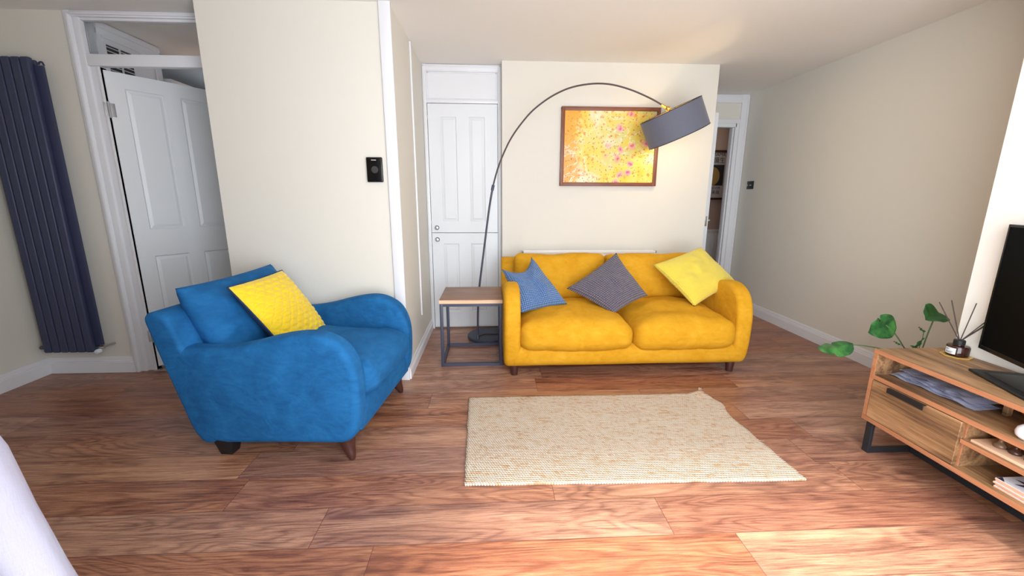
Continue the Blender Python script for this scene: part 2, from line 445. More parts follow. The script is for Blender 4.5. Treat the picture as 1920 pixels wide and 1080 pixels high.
def slab(prof, x0, x1, r, n=6, it=2, wob=0.):
    """profile (y, z) extruded along x with rounded rims"""
    P = chaikin(list(prof), it); N = len(P)
    A = sum(P[i][0]*P[(i+1) % N][1]-P[(i+1) % N][0]*P[i][1] for i in range(N))
    sgn = 1 if A > 0 else -1
    nor = []
    for i in range(N):
        a, c = P[i-1], P[(i+1) % N]; d = Vector((c[0]-a[0], c[1]-a[1])).normalized(); nor.append((-d.y*sgn, d.x*sgn))
    sl = []
    for k in range(n+1):
        th = PI/2*k/n; sl.append((x0+r*(1-math.cos(th)) if False else x0+r*(1-math.sin(th)), r*(1-math.cos(th))))
    sl = [(x0+r*(1-math.cos(PI/2*k/n)), r*(1-math.sin(PI/2*k/n))) for k in range(n+1)]
    mid = 6
    sl += [(x0+r+(x1-x0-2*r)*k/mid, 0) for k in range(1, mid)]
    sl += [(x1-r*(1-math.cos(PI/2*k/n)), r*(1-math.sin(PI/2*k/n))) for k in range(n, -1, -1)]
    b = bmesh.new(); rings = []
    for x, ins in sl:
        ring = []
        for i in range(N):
            y, z = P[i][0]+nor[i][0]*ins, P[i][1]+nor[i][1]*ins
            if wob:
                q = noise.noise(Vector((x*5, y*5, z*5)))*wob; y -= nor[i][0]*q; z -= nor[i][1]*q
            ring.append(b.verts.new((x, y, z)))
        rings.append(ring)
    for i in range(len(rings)-1):
        for k in range(N): b.faces.new((rings[i][k], rings[i][(k+1) % N], rings[i+1][(k+1) % N], rings[i+1][k]))
    b.faces.new(rings[0]); b.faces.new(rings[-1])
    return b
def rbox(x0, x1, y0, y1, z0, z1, r, n=22, crown=0., crown_b=0., wob=0., seed=0, bulge=0.):
    """rounded, crowned cushion block"""
    h = Vector(((x1-x0)/2, (y1-y0)/2, (z1-z0)/2)); c = Vector(((x1+x0)/2, (y1+y0)/2, (z1+z0)/2))
    b = bmesh.new(); bmesh.ops.create_cube(b, size=2)
    bmesh.ops.subdivide_edges(b, edges=b.edges[:], cuts=n, use_grid_fill=True)
    rr = Vector((min(r, h.x), min(r, h.y), min(r, h.z)))
    for v in b.verts:
        u = v.co.copy()
        p = Vector((u.x*h.x, u.y*h.y, u.z*h.z))
        inner = Vector((max(-(h.x-rr.x), min(h.x-rr.x, p.x)), max(-(h.y-rr.y), min(h.y-rr.y, p.y)), max(-(h.z-rr.z), min(h.z-rr.z, p.z))))
        d = p-inner
        q = Vector((d.x/rr.x, d.y/rr.y, d.z/rr.z))
        m = max(abs(q.x), abs(q.y), abs(q.z))
        if m > 1e-6 and q.length > 1e-6:
            q = q*(m/q.length)
        p = inner+Vector((q.x*rr.x, q.y*rr.y, q.z*rr.z))
        fx = 1-(p.x/h.x)**4; fy = 1-(p.y/h.y)**4; fz = 1-(p.z/h.z)**2
        if p.z > 0: p.z += crown*max(0, 1-(p.x/h.x)**2)*max(0, 1-(p.y/h.y)**2)*(p.z/h.z)
        else: p.z -= crown_b*max(0, fx)*max(0, fy)*abs(p.z/h.z)
        if bulge: p.y += bulge*(p.y/h.y)*max(0, fz)*max(0, fx)
        if wob:
            nz = noise.noise(Vector((p.x*4.5+seed, p.y*4.5, p.z*4.5)))+.5*noise.noise(Vector((p.x*11+seed, p.y*11, p.z*11)))
            dd = p.normalized(); p += Vector((dd.x*.4, dd.y*.6, 1*(p.z/h.z)))*nz*wob
        v.co = c+p
    return b
def pillow(c4, T, pinch=.06, n=40, chop=0., quilt=0, folds=0., wob=.006, seed=0, back=1.0, sag=0.):
    """c4: four corners TL, TR, BR, BL in world space. returns bmesh with uv"""
    TL, TR, BR, BL = [Vector(p) for p in c4]
    cen = (TL+TR+BR+BL)/4; nrm = ((TR-BL).cross(TL-BR)).normalized()
    size = ((TR-TL).length+(BL-TL).length)/2
    def edge(a, b, t, k):
        m = (a+b)/2; m = m+(cen-m)*2*k
        return a*(1-t)**2+m*2*t*(1-t)+b*t*t
    b = bmesh.new(); uvl = b.loops.layers.uv.new('UVMap'); G = {}
    for side in (1, -1):
        for i in range(n+1):
            for j in range(n+1):
                if side == -1 and (i in (0, n) or j in (0, n)): G[side, i, j] = G[1, i, j]; continue
                u, v = i/n, j/n
                top = edge(TL, TR, u, pinch+chop); bot = edge(BL, BR, u, pinch)
                lef = edge(TL, BL, v, pinch); rig = edge(TR, BR, v, pinch)
                P = top*(1-v)+bot*v+lef*(1-u)+rig*u-(TL*(1-u)*(1-v)+TR*u*(1-v)+BR*u*v+BL*(1-u)*v)
                a, c = 2*u-1, 2*v-1
                prof = ((1-a*a)*(1-c*c))**.5*.75+.25*(max(0, (1-a**4)*(1-c**4)))**.5
                if chop: prof *= 1-.35*math.exp(-((u-.5)/.1)**2)*(1-v)
                hgt = T/2*prof*(1 if side == 1 else back)
                if quilt and side == 1:
                    U, V = u*quilt, v*quilt
                    q = min(abs(((U+V) % 1)-.5), abs(((U-V) % 1)-.5))
                    q2 = abs(((V) % 1)-.5)
                    g = (.5-0)  # lines where the fraction is .5
                    l1 = math.exp(-(abs(((U+V) % 1)-.5)/.09)**2)+math.exp(-(abs(((U-V) % 1)-.5)/.09)**2)+.8*math.exp(-(abs(((2*U) % 1)-.5)/.12)**2)*0
                    l1 += .6*math.exp(-(abs(((2*V) % 1)-.5)/.14)**2)
                    hgt -= .0095*min(1, l1)*min(1, prof*2)
                w_ = noise.noise(Vector((u*4+seed, v*4, side*3.)))*wob*prof+.5*noise.noise(Vector((u*9+seed, v*9, side*3.)))*wob*prof
                if folds: w_ += folds*prof*(math.sin(13*(v+.55*u)+5*noise.noise(Vector((u*2.2+seed, v*2.2, 0))))*max(0, noise.noise(Vector((u*3+seed, v*3, 7)))+.35))
                P = P+nrm*(side*hgt+w_)
                P.z -= sag*math.sin(PI*u)*math.sin(PI*v)
                G[side, i, j] = b.verts.new(P)
    for side in (1, -1):
        for i in range(n):
            for j in range(n):
                vs = [G[side, i, j], G[side, i+1, j], G[side, i+1, j+1], G[side, i, j+1]]
                uvs = [(i/n, j/n), ((i+1)/n, j/n), ((i+1)/n, (j+1)/n), (i/n, (j+1)/n)]
                f = b.faces.new(vs)
                for lp, q in zip(f.loops, uvs): lp[uvl].uv = q
                if quilt and side == -1: f.material_index = 1
    return b
def panel_leaf(w, h, t, cols, rows, both=True):
    """door leaf in local coords: x 0..w, y 0..t (front is y=0), z 0..h, raised-and-fielded panels in the grid cells"""
    xs = sorted(set([0, w]+[c for p in cols for c in p])); zs = sorted(set([0, h]+[c for p in rows for c in p]))
    b = bmesh.new()
    def face(yy):
        V = {(i, j): b.verts.new((x, yy, z)) for i, x in enumerate(xs) for j, z in enumerate(zs)}
        pan = []
        for i in range(len(xs)-1):
            for j in range(len(zs)-1):
                f = b.faces.new((V[i, j], V[i+1, j], V[i+1, j+1], V[i, j+1]))
                cx, cz = (xs[i]+xs[i+1])/2, (zs[j]+zs[j+1])/2
                if any(a < cx < c for a, c in cols) and any(a < cz < c for a, c in rows): pan.append(f)
        return V, pan
    V0, p0 = face(0); V1, p1 = face(t)
    nx, nz = len(xs), len(zs)
    for i in range(nx-1):
        for j in (0, nz-1): b.faces.new((V0[i, j], V0[i+1, j], V1[i+1, j], V1[i, j]))
    for j in range(nz-1):
        for i in (0, nx-1): b.faces.new((V0[i, j], V0[i, j+1], V1[i, j+1], V1[i, j]))
    bmesh.ops.recalc_face_normals(b, faces=b.faces)
    for f in p0+p1:
        bmesh.ops.inset_individual(b, faces=[f], thickness=.010, depth=-.009)
        bmesh.ops.inset_individual(b, faces=[f], thickness=.006, depth=0)
        bmesh.ops.inset_individual(b, faces=[f], thickness=.026, depth=.007)
    return b
def text_mesh(s, size, depth=.0006):
    cu = bpy.data.curves.new('t', 'FONT'); cu.body = s; cu.size = size; cu.extrude = depth; cu.align_x = 'CENTER'; cu.align_y = 'CENTER'
    o = bpy.data.objects.new('t', cu); C.objects.link(o)
    dg = bpy.context.evaluated_depsgraph_get(); me = bpy.data.meshes.new_from_object(o.evaluated_get(dg))
    b = bmesh.new(); b.from_mesh(me); bpy.data.objects.remove(o); bpy.data.curves.remove(cu); bpy.data.meshes.remove(me)
    return b
RX90 = Matrix.Rotation(PI/2, 4, 'X')

# ------------------------------------------------------------------ the room shell
struct('floor', box(-4.2, 4.2, -.42, 6.4, -.1, 0), M['floor'])
struct('ceiling', box(-4.2, 4.2, -.42, 6.4, CEIL, CEIL+.1), M['ceiling'])
struct('wall_left', box(-3.35, -3.226, .4, 3.13, 0, CEIL), M['wall'])
struct('wall_back_left', box(-3.226, -2.60, 3.0236, 3.13, 0, CEIL), M['wall'])
struct('wall_partition', box(-1.708, -.589, 2.7955, 4.10, 0, CEIL), M['wall'])
struct('wall_cupboard', box(-.589, .102, 4.012, 4.10, 0, CEIL), M['trim'])
struct('wall_picture', box(.102, 1.988, 3.842, 4.98, 0, CEIL), M['wall'])
b = box(1.992, 2.08, 4.88, 4.98, 0, CEIL)
struct('wall_back_right', b, M['wall'])
struct('wall_right', box(2.90, 3.0, 1.81, 4.98, 0, CEIL), M['wall'])
struct('wall_chimney_breast', box(2.24, 3.0, -.42, 1.81, 0, CEIL), M['wall_white'])
struct('wall_front_left', box(-3.35, -.80, .30, .40, 0, CEIL), M['wall'])
struct('wall_bay_left', box(-.80, -.70, -.42, .40, 0, CEIL), M['wall'])
b = box(-.70, -.30, -.42, -.32, 0, CEIL); box(1.68, 2.24, -.42, -.32, 0, CEIL, bm=b); box(-.30, 1.68, -.42, -.32, 0, .08, bm=b); box(-.30, 1.68, -.42, -.32, 2.28, CEIL, bm=b)
struct('wall_front_window', b, M['wall'])
# window behind the camera
b = box(-.30, 1.68, -.40, -.34, .08, .14); box(-.30, 1.68, -.40, -.34, 2.22, 2.28, bm=b)
for x in (-.30, .32, .97, 1.62): box(x, x+.06, -.40, -.34, .141, 2.219, bm=b)
win = struct('window_1', b, M['trim'])
# halls
struct('wall_hall_left_side', box(-2.70, -2.566, 3.13, 3.68, 0, CEIL), M['hall_grey'])
struct('wall_hall_far', box(-4.2, -1.5, 5.6, 5.7, 0, CEIL), M['hall_grey'])
struct('wall_hall_right_side', box(-1.80, -1.708, 4.10, 5.6, 0, CEIL), M['hall_grey'])
struct('wall_hall_outer', box(-4.2, -4.1, 3.13, 5.6, 0, CEIL), M['hall_grey'])
struct('wall_hall_near', box(-4.1, -2.70, 3.13, 3.2, 0, CEIL), M['hall_grey'])
struct('wall_rear_hall', box(1.6, 4.2, 5.90, 6.0, 0, CEIL), M['hall_wall'])
struct('wall_rear_hall_left', box(1.6, 1.7, 4.98, 5.90, 0, CEIL), M['hall_wall'])
struct('wall_rear_hall_right', box(3.9, 4.0, 4.88, 5.90, 0, CEIL), M['hall_wall'])
struct('wall_rear_hall_near', box(3.0, 3.9, 4.88, 4.98, 0, CEIL), M['hall_wall'])
# header of the far doorway in the left hall, caught by warm light
struct('trim_7', box(-2.66, -2.515, 3.70, 5.4, 1.98, 2.172, .004), M['trim'])

def skirting(name, pts, nrm, h=.118, t=.018):
    """profiled board along a floor line; nrm points into the room"""
    a, c = Vector(pts[0]), Vector(pts[1]); n_ = Vector(nrm)
    prof = [(0, 0), (t, 0), (t, h-.040), (t-.003, h-.036), (t-.003, h-.028), (t-.007, h-.024), (t-.009, h-.010), (t-.013, h), (0, h)]
    b = bmesh.new(); R0 = [b.verts.new((a.x+n_.x*p, a.y+n_.y*p, q)) for p, q in prof]; R1 = [b.verts.new((c.x+n_.x*p, c.y+n_.y*p, q)) for p, q in prof]
    for i in range(len(prof)): b.faces.new((R0[i], R0[(i+1) % len(prof)], R1[(i+1) % len(prof)], R1[i]))
    b.faces.new(R0); b.faces.new(R1)
    return struct(name, b, M['trim'], smooth=None)
skirting('baseboard_left', ((-3.226, .40), (-3.226, 3.0236)), (1, 0))
skirting('baseboard_back_left', ((-3.226, 3.0236), (-2.622, 3.0236)), (0, -1))
skirting('baseboard_partition', ((-.589, 2.80), (-.589, 3.955)), (1, 0), .10, .016)
skirting('baseboard_picture', ((.102, 3.842), (1.992, 3.842)), (0, -1), .10)
skirting('baseboard_right', ((2.90, 1.81), (2.90, 4.865)), (-1, 0), .118)
skirting('baseboard_breast', ((2.24, 1.81), (2.24, -.3)), (-1, 0), .05, .004)

# white post at the end of the partition face, and the slim cable cover on its side wall
b = box(-.652, -.583, 2.780, 2.800, 0, CEIL, .002); struct('trim_1', b, M['trim'])
b = box(-.589, -.577, 3.400, 3.416, .30, CEIL-.01, .002); struct('trim_2', b, M['trim'])

# ------------------------------------------------------------------ left door, frame and fanlight
def arch(b, x0, x1, y, z0, z1):      # stepped architrave strip, upright
    box(x0, x1, y-.018, y, z0, z1, .003, bm=b)
b = bmesh.new()
Y = 3.0236
box(-2.628, -2.588, Y-.016, Y+.04, 0, CEIL-.001, .003, bm=b)       # outer architrave
box(-2.590, -2.548, Y-.006, Y+.042, .001, CEIL-.0012, .003, bm=b)
box(-2.612, -2.592, Y-.024, Y, 0, 2.374, .004, bm=b)
box(-2.552, -2.490, Y+.012, Y+.095, .001, 2.135, .003, bm=b)       # lining
box(-2.505, -2.490, Y+.005, Y+.06, 0, 2.075, .002, bm=b)
box(-2.60, -1.70, Y-.0145, Y+.085, 2.352, CEIL-.0015, .003, bm=b)
box(-2.60, -1.70, Y-.024, Y, 2.362, 2.376, .002, bm=b)
box(-2.552, -1.70, Y+.004, Y+.04, 2.338, 2.360, .003, bm=b)
box(-2.550, -1.70, Y-.004, Y+.044, 2.075, 2.145, .003, bm=b)
struct('trim_3', b, M['trim'])
struct('window_2', box(-2.548, -1.708, Y+.03, Y+.034, 2.140, 2.345), M['glass'])
struct('trim_4', box(-2.50, -1.70, Y-.01, Y+.05, 0, .006, .002), M['threshold'])
ang = math.radians(57)
d1 = thing('door_1', 'white panelled door standing ajar beside the tall dark radiator', 'door', (-2.484, 3.048, .028), ang)
d1['kind'] = 'structure'; del d1['category']
b = panel_leaf(.74, 2.032, .040, [(.095, .312), (.412, .632)], [(.19, .816), (1.006, 1.938)])
obj('door_leaf', b, M['door'], d1, None)
for z in (.19, 1.74):
    h = bmesh.new(); tube([(-.006, -.006, z), (-.006, -.006, z+.10)], .007, h, 10)
    box(-.004, .028, -.003, .001, z+.008, z+.092, .001, bm=h)
    box(-.030, -.008, -.004, .0, z+.008, z+.092, .001, bm=h)
    obj('hinge', h, M['hinge'], d1)
# louvred airing cupboard on the hall wall behind the fanlight
v = thing('louvred_hall_cupboard', 'white cupboard with louvred vent seen through the fanlight over the left door', 'cupboard', (-2.56, 3.40, 0))
b = bmesh.new()
X = -2.566
box(X, X+.012, 3.140, 3.190, 0, 2.340, .002, bm=b); box(X, X+.012, 3.622, 3.676, 0, 2.345, .002, bm=b); box(X, X+.0125, 3.140, 3.676, 2.305, 2.372, .002, bm=b)
box(X, X+.018, 3.140, 3.680, 2.345, 2.384, .003, bm=b); box(X+.010, X+.018, 3.606, 3.624, 0, 2.305, .002, bm=b); box(X+.010, X+.0175, 3.170, 3.606, 2.290, 2.306, .002, bm=b)
obj('frame', b, M['trim'], v, world=True)
obj('door', box(X, X+.010, 3.190, 3.622, .02, 2.300, .001), M['door'], v, world=True)
obj('vent_shade_plate', box(X+.009, X+.0115, 3.190, 3.400, 2.04, 2.255), M['black_matt'], v, world=True)  # black plate stands in for the shade behind the slats; no hollow
b = bmesh.new()
for k in range(9):
    z = 2.05+k*.0235
    for y0, y1 in ((3.193, 3.292), (3.303, 3.398)):
        box(X+.011, X+.018, y0, y1, z, z+.004, bm=b, rot=Matrix.Rotation(math.radians(30), 4, 'Y'), piv=(X+.015, 0, z))
box(X+.011, X+.017, 3.292, 3.303, 2.04, 2.258, bm=b); box(X+.011, X+.016, 3.180, 3.191, 2.03, 2.268, bm=b); box(X+.011, X+.016, 3.399, 3.411, 2.03, 2.268, bm=b)
box(X+.011, X+.016, 3.191, 3.399, 2.257, 2.268, bm=b)
obj('vent_slats', b, M['trim'], v, world=True)

# ------------------------------------------------------------------ cupboard doors at the back of the recess
Y = 3.970
b = bmesh.new()
box(-.588, -.557, Y-.012, Y+.04, 0, CEIL-.001, .003, bm=b); box(-.582, -.572, Y-.018, Y, 0, CEIL-.01, .002, bm=b)
box(.068, .101, Y-.012, Y+.04, 0, CEIL-.001, .003, bm=b); box(.083, .094, Y-.018, Y, 0, CEIL-.01, .002, bm=b)
box(-.560, .070, Y-.0105, Y+.038, 2.337, CEIL-.002, .003, bm=b); box(-.582, .094, Y-.018, Y, 2.368, 2.378, .002, bm=b)
box(-.560, .070, Y-.006, Y+.04, 2.330, 2.345, .002, bm=b)
box(-.560, .070, Y-.010, Y+.04, 2.074, 2.104, .003, bm=b)
box(-.560, .070, Y+.006, Y+.04, 2.100, 2.340, bm=b)
for x0, x1, z0, z1 in ((-.545, -.538, 2.118, 2.325), (.050, .057, 2.118, 2.325), (-.545, .057, 2.318, 2.325), (-.545, .057, 2.112, 2.119)):
    box(x0, x1, Y+.000, Y+.008, z0, z1, bm=b)
struct('trim_5', b, M['trim'])
for nm, z0, z1, rows, kz, lab in (('door_2', .940, 2.070, [(.104, 1.022)], .984, 'upper white cupboard door behind the lamp pole'),
                                   ('door_3', .020, .934, [(.150, .814)], .874, 'lower white cupboard door behind the side table')):
    d = thing(nm, lab, 'door', (-.553, Y, z0)); d['kind'] = 'structure'; del d['category']
    b = panel_leaf(.617, z1-z0, .035, [(.106, .250), (.364, .504)], rows)
    obj('door_leaf', b, M['door'], d, None)
    k = lathe([(.003, 0), (.006, .004), (.006, .014), (.014, .018), (.017, .024), (.015, .030), (.006, .033), (.001, .0335)], (.048, 0, kz-z0), 20, mat=RX90)
    obj('knob_rose', lathe([(.001, .0), (.021, .0), (.021, .003), (.001, .003)], (.048, 0, kz-z0), 24, mat=RX90), M['steel_dark'], d)
    obj('knob', k, M['chrome'], d, label='small round chrome knob')
    h = bmesh.new()
    for zz in ((.08, 1.0) if nm == 'door_2' else (.80,)): tube([(-.002, -.004, zz), (-.002, -.004, zz+.035)], .003, h, 8)
    obj('hinge', h, M['chrome'], d)

# ------------------------------------------------------------------ rear right doorway with the door folded open towards us
Y = 4.88
b = bmesh.new()
box(2.815, 2.897, Y-.018, Y+.09, 0, CEIL-.001, .003, bm=b); box(2.875, 2.8965, Y-.026, Y, .001, CEIL-.014, .003, bm=b)
box(2.775, 2.820, Y-.002, Y+.10, 0, 2.100, .003, bm=b)
box(2.764, 2.784, Y+.03, Y+.10, 0, 2.060, .002, bm=b)
box(2.07, 2.893, Y-.0165, Y+.085, 2.300, CEIL-.002, .003, bm=b)
box(2.07, 2.82, Y-.014, Y+.10, 2.085, 2.130, .003, bm=b)
box(2.07, 2.79, Y-.002, Y+.10, 2.045, 2.090, .003, bm=b)
box(2.06, 2.098, Y-.012, Y+.095, 0, CEIL-.003, .003, bm=b)
struct('trim_6', b, M['trim'])
struct('wall_over_rear_door', box(2.10, 2.815, Y+.004, Y+.10, 2.125, 2.302), M['wall'])
d = thing('door_4', 'white door open towards the room at the end of the picture wall', 'door', (2.124, 4.866, .012), -PI/2)
d['kind'] = 'structure'; del d['category']
b = panel_leaf(.752, 2.040, .040, [(.10, .33), (.42, .65)], [(.19, .83), (1.02, 1.94)])
obj('door_leaf', b, M['door'], d, None)
h = bmesh.new()
for yy, s in ((.040, 1), (0, -1)):
    lathe([(.024, 0), (.024, .006), (.010, .008), (.010, .03), (.001, .031)], (.70, yy, 1.03), 20, h, Matrix.Rotation(-s*PI/2, 4, 'X'))
    tube([(.70, yy+s*.030, 1.03), (.69, yy+s*.046, 1.03), (.60, yy+s*.050, 1.03)], .009, h, 10)
obj('handle', h, M['chrome'], d)
obj('latch_plate', box(.7515, .7535, .010, .030, .975, 1.075, .0005), M['chrome'], d)
# hall beyond
r = thing('hall_radiator', 'white ribbed radiator low on the hall wall beyond the rear doorway', 'radiator', (3.1, 5.86, .15))
b = box(2.5, 3.45, 5.83, 5.88, .16, .80, .006)
for k in range(30): box(2.52+k*.031, 2.535+k*.031, 5.820, 5.835, .19, .77, .004, bm=b)
obj('panel', b, M['white_metal'], r, world=True)
obj('top_grille', box(2.495, 3.455, 5.815, 5.895, .80, .82, .003), M['white_metal'], r, world=True)
p = thing('framed_poster', 'dark framed exhibition poster with large characters on the brown hall wall', 'poster', (3.07, 5.89, 1.24))
X0, X1, Z0, Z1 = 2.82, 3.325, 1.235, 1.905
b = bmesh.new()
for a in ((X0, X1, Z0, Z0+.03), (X0, X1, Z1-.03, Z1), (X0, X0+.03, Z0, Z1), (X1-.03, X1, Z0, Z1)): box(a[0], a[1], 5.865, 5.897, a[2], a[3], .003, bm=b)
obj('frame', b, M['dark_wood'], p, world=True)
M['poster_paper'] = simple('poster_paper', srgb(178, 170, 164), .7)
M['poster_ink'] = simple('poster_ink', srgb(34, 32, 38), .7)
M['poster_ochre'] = simple('poster_ochre', srgb(168, 136, 70), .7, 0, 0, 60, .3)
obj('sheet', box(X0+.02, X1-.02, 5.885, 5.889, Z0+.02, Z1-.02), M['poster_paper'], p, world=True)
obj('image_panel', box(X0+.07, X1-.075, 5.882, 5.886, 1.43, 1.71), M['poster_ink'], p, world=True)
b = lathe([(.001, .003), (.09, .002), (.105, 0), (.09, 0), (.001, 0)], (3.09, 5.882, 1.555), 28, mat=RX90)
b.transform(Matrix.Translation((3.09, 5.882, 1.555)) @ Matrix.Diagonal((1, 1, 1.2, 1)) @ Matrix.Translation((-3.09, -5.882, -1.555)))
obj('round_motif', b, M['poster_ochre'], p, world=True)
def put_text(s, size, x, y, z, mat, par, rot=RX90, name='lettering'):
    t = text_mesh(s, size); t.transform(Matrix.Translation((x, y, z)) @ rot)
    return obj(name, t, mat, par, None, world=True)
put_text('KUSAMA', .062, 3.13, 5.884, 1.845, M['poster_ink'], p)
put_text('草間彌生', .085, 3.085, 5.884, 1.765, M['poster_ink'], p)
put_text('FOREVER', .05, 3.12, 5.884, 1.395, M['poster_ink'], p)
put_text('永遠美展', .06, 3.10, 5.884, 1.335, M['poster_ink'], p)

# ------------------------------------------------------------------ light switch, thermostat
s = thing('light_switch', 'dark double light switch on the right wall near the rear doorway', 'switch', (2.9, 4.665, 1.36))
obj('plate', box(2.892, 2.900, 4.607, 4.722, 1.360, 1.446, .002), M['black_metal'], s, world=True)
for y in (4.643, 4.690): obj('rocker', box(2.882, 2.893, y-.011, y+.011, 1.395, 1.409, .002), M['chrome'], s, world=True)
t = thing('thermostat', 'black rectangular thermostat on the white partition wall', 'thermostat', (-.73, 2.79, 1.357))
obj('body', box(-.781, -.682, 2.773, 2.7955, 1.358, 1.510, .006, 3), M['black_gloss'], t, world=True)
obj('dial', lathe([(.001, .0012), (.021, .001), (.022, 0)], (-.730, 2.7728, 1.434), 32, mat=RX90), M['grey_dot'], t, world=True)
b = bmesh.new()
for x0, x1 in ((-.748, -.742), (-.7405, -.738), (-.736, -.732), (-.731, -.7285), (-.7275, -.723), (-.722, -.7185)): box(x0, x1, 2.7722, 2.7732, 1.490, 1.4945, bm=b)
obj('logo', b, M['pale_print'], t, world=True)

# ------------------------------------------------------------------ tall vertical radiator
r = thing('vertical_radiator', 'tall dark slate vertical tube radiator left of the ajar door', 'radiator', (-2.95, 2.97, .2))
Xa, Xb = -3.135, -2.800; nT = 6; pw = (Xb-Xa)/nT
for k in range(nT):
    x0 = Xa+k*pw
    obj('tube', box(x0+.003, x0+pw-.003, 2.915, 2.950, .19, 2.095, .010, 3), M['anthracite'], r, world=True)
b = bmesh.new(); tube([(Xa+.01, 2.962, 2.07), (Xb-.005, 2.962, 2.07)], .016, b); tube([(Xa+.01, 2.962, .215), (Xb-.005, 2.962, .215)], .016, b)
box(Xa+.02, Xb+.035, 2.955, 2.975, .23, 2.055, .004, bm=b)
obj('header_rails', b, M['anthracite'], r, world=True)
for z in (.30, 1.90):
    for x in (-3.08, -2.84): obj('wall_bracket', box(x-.015, x+.015, 2.965, 3.0236, z, z+.05, .003), M['anthracite'], r, world=True)
b = tube(smooth_path([(-2.79, 2.962, 2.060), (-2.780, 2.962, 2.074), (-2.765, 2.962, 2.074), (-2.758, 2.962, 2.055)]), .005, seg=8)
obj('air_bleed_loop', b, M['anthracite'], r, world=True)
b = tube([(-2.80, 2.955, .215), (-2.755, 2.955, .215)], .012); tube([(-2.765, 2.955, .215), (-2.735, 3.02, .225)], .008, b)
obj('right_pipe', b, M['chrome'], r, world=True)
obj('valve_cap', lathe([(.001, .03), (.013, .029), (.016, .02), (.016, 0), (.001, 0)], (-2.772, 2.935, .198), 18, mat=RX90), M['valve'], r, world=True)
b = tube([(-3.125, 2.955, .225), (-3.16, 2.955, .225)], .010); tube([(-3.155, 2.955, .225), (-3.19, 3.02, .225)], .010, b); tube([(-3.165, 2.945, .223), (-3.150, 2.93, .226)], .014, b)
obj('left_pipe', b, M['black_metal'], r, world=True)

# white convector behind the sofa
r = thing('white_radiator', 'white panel radiator on the wall behind the mustard sofa', 'radiator', (.90, 3.80, .16))
b = box(.288, 1.518, 3.770, 3.815, .16, .765, .006)
obj('panel', b, M['white_metal'], r, world=True)
b = bmesh.new(); box(.284, 1.522, 3.762, 3.770, .765, .788, .002, bm=b); box(.284, 1.522, 3.815, 3.823, .765, .788, .002, bm=b)
box(.284, .294, 3.762, 3.823, .16, .788, .002, bm=b); box(1.512, 1.522, 3.762, 3.823, .16, .788, .002, bm=b)
for k in range(60): box(.300+k*.0203, .306+k*.0203, 3.768, 3.817, .766, .780, bm=b)
obj('top_grille', b, M['white_metal'], r, world=True)
for x in (.50, 1.30): obj('wall_bracket', box(x, x+.03, 3.815, 3.838, .3, .7), M['white_metal'], r, world=True)

# ------------------------------------------------------------------ framed painting
p = thing('framed_painting', 'yellow and orange splattered abstract painting in a walnut frame', 'painting', (1.05, 3.82, 1.366))
X0, X1, Z0, Z1, fw = .616, 1.486, 1.366, 2.030, .030
obj('canvas', None or box(X0+.02-1.05, X1-.02-1.05, 3.822-3.82, 3.832-3.82, Z0+.02-1.366, Z1-.02-1.366), M['art'], p)
for z in (Z0, Z1-fw): obj('frame_rail', box(X0, X1, 3.806, 3.8415, z, z+fw, .002), M['walnut'], p, world=True)
for x in (X0, X1-fw): obj('frame_stile', box(x, x+fw, 3.8055, 3.841, Z0+.002, Z1-.002, .002), M['walnut_v'], p, world=True)

# ------------------------------------------------------------------ upholstered seats (same family of shape)
def arm_prof(zf, zr):
    return [(.712, zr), (.35, (zf+zr)/2), (.05, zf), (-.035, zf+.004), (-.080, zf+.05), (-.100, .24), (-.108, .38), (-.104, .47), (-.082, .545), (-.045, .605),
            (.015, .645), (.085, .664), (.17, .660), (.27, .640), (.38, .608), (.50, .585), (.62, .576), (.70, .577), (.775, .578), (.818, .560), (.828, .515), (.812, .44), (.765, .27)]
BACK = lambda zr: [(.60, zr+.01), (.715, zr), (.79, .36), (.872, .66), (.884, .715), (.868, .742), (.835, .750), (.785, .738), (.755, .70), (.70, .52), (.60, .40)]
def build_seat(root, W, mat, zf, zr, zs=.26):
    h = W/2; at = .115
    for s in (-1, 1):
        a, c = (s*h, s*(h-at)); x0, x1 = min(a, c), max(a, c)
        obj('arm', slab(arm_prof(zf, zr), x0, x1, .034, wob=.003), mat, root, 180)
    obj('backrest', slab(BACK(zr), -h+.001, h-.001, .022, wob=.003), mat, root, 180)
    bp = [(.66, zr+.01), (-.03, zf+.002), (-.075, zf+.04), (-.085, .16), (-.085, zs-.035), (.0, zs), (.66, zs)]
    obj('base', slab(bp, -h+.06, h-.06, .02, wob=.003), mat, root, 180)

sofa = thing('mustard_sofa', 'mustard yellow velvet two-seater sofa under the painting', 'sofa', (.968, 2.842, 0))
build_seat(sofa, 1.765, M['mustard'], .072, .075)
for k, (x0, x1) in enumerate(((-.775, .032), (.036, .775))):
    c = rbox(x0, x1, -.135, .62, .205, .425, .085, 24, .055, .01, .014, 3+k*9, .012)
    for v_ in c.verts:      # sag in the middle seam, softer at the join
        e = (v_.co.x-.034)
        v_.co.z -= .022*math.exp(-(e/.12)**2)*max(0, min(1, (v_.co.z-.26)/.14))
    obj('seat_cushion', c, M['mustard'], sofa, 180)
for k, (x0, x1) in enumerate(((-.770, -.004), (.002, .765))):
    c = rbox(x0, x1, -.09, .09, .0, .392, .050, 26, .004, 0, .011, 31+k*7, .035)
    c.transform(Matrix.Translation((0, .615, .405)) @ Matrix.Rotation(math.radians(-12), 4, 'X'))
    obj('back_cushion', c, M['mustard'], sofa, 180)
for x in (-.815, .815):
    for y in (.005, .66):
        obj('leg', lathe([(.024, 0), (.027, .02), (.032, .078), (.032, .085)], (x*(.99 if y < .1 else .955), y, 0), 24), M['dark_wood'], sofa, label='short dark wooden leg')

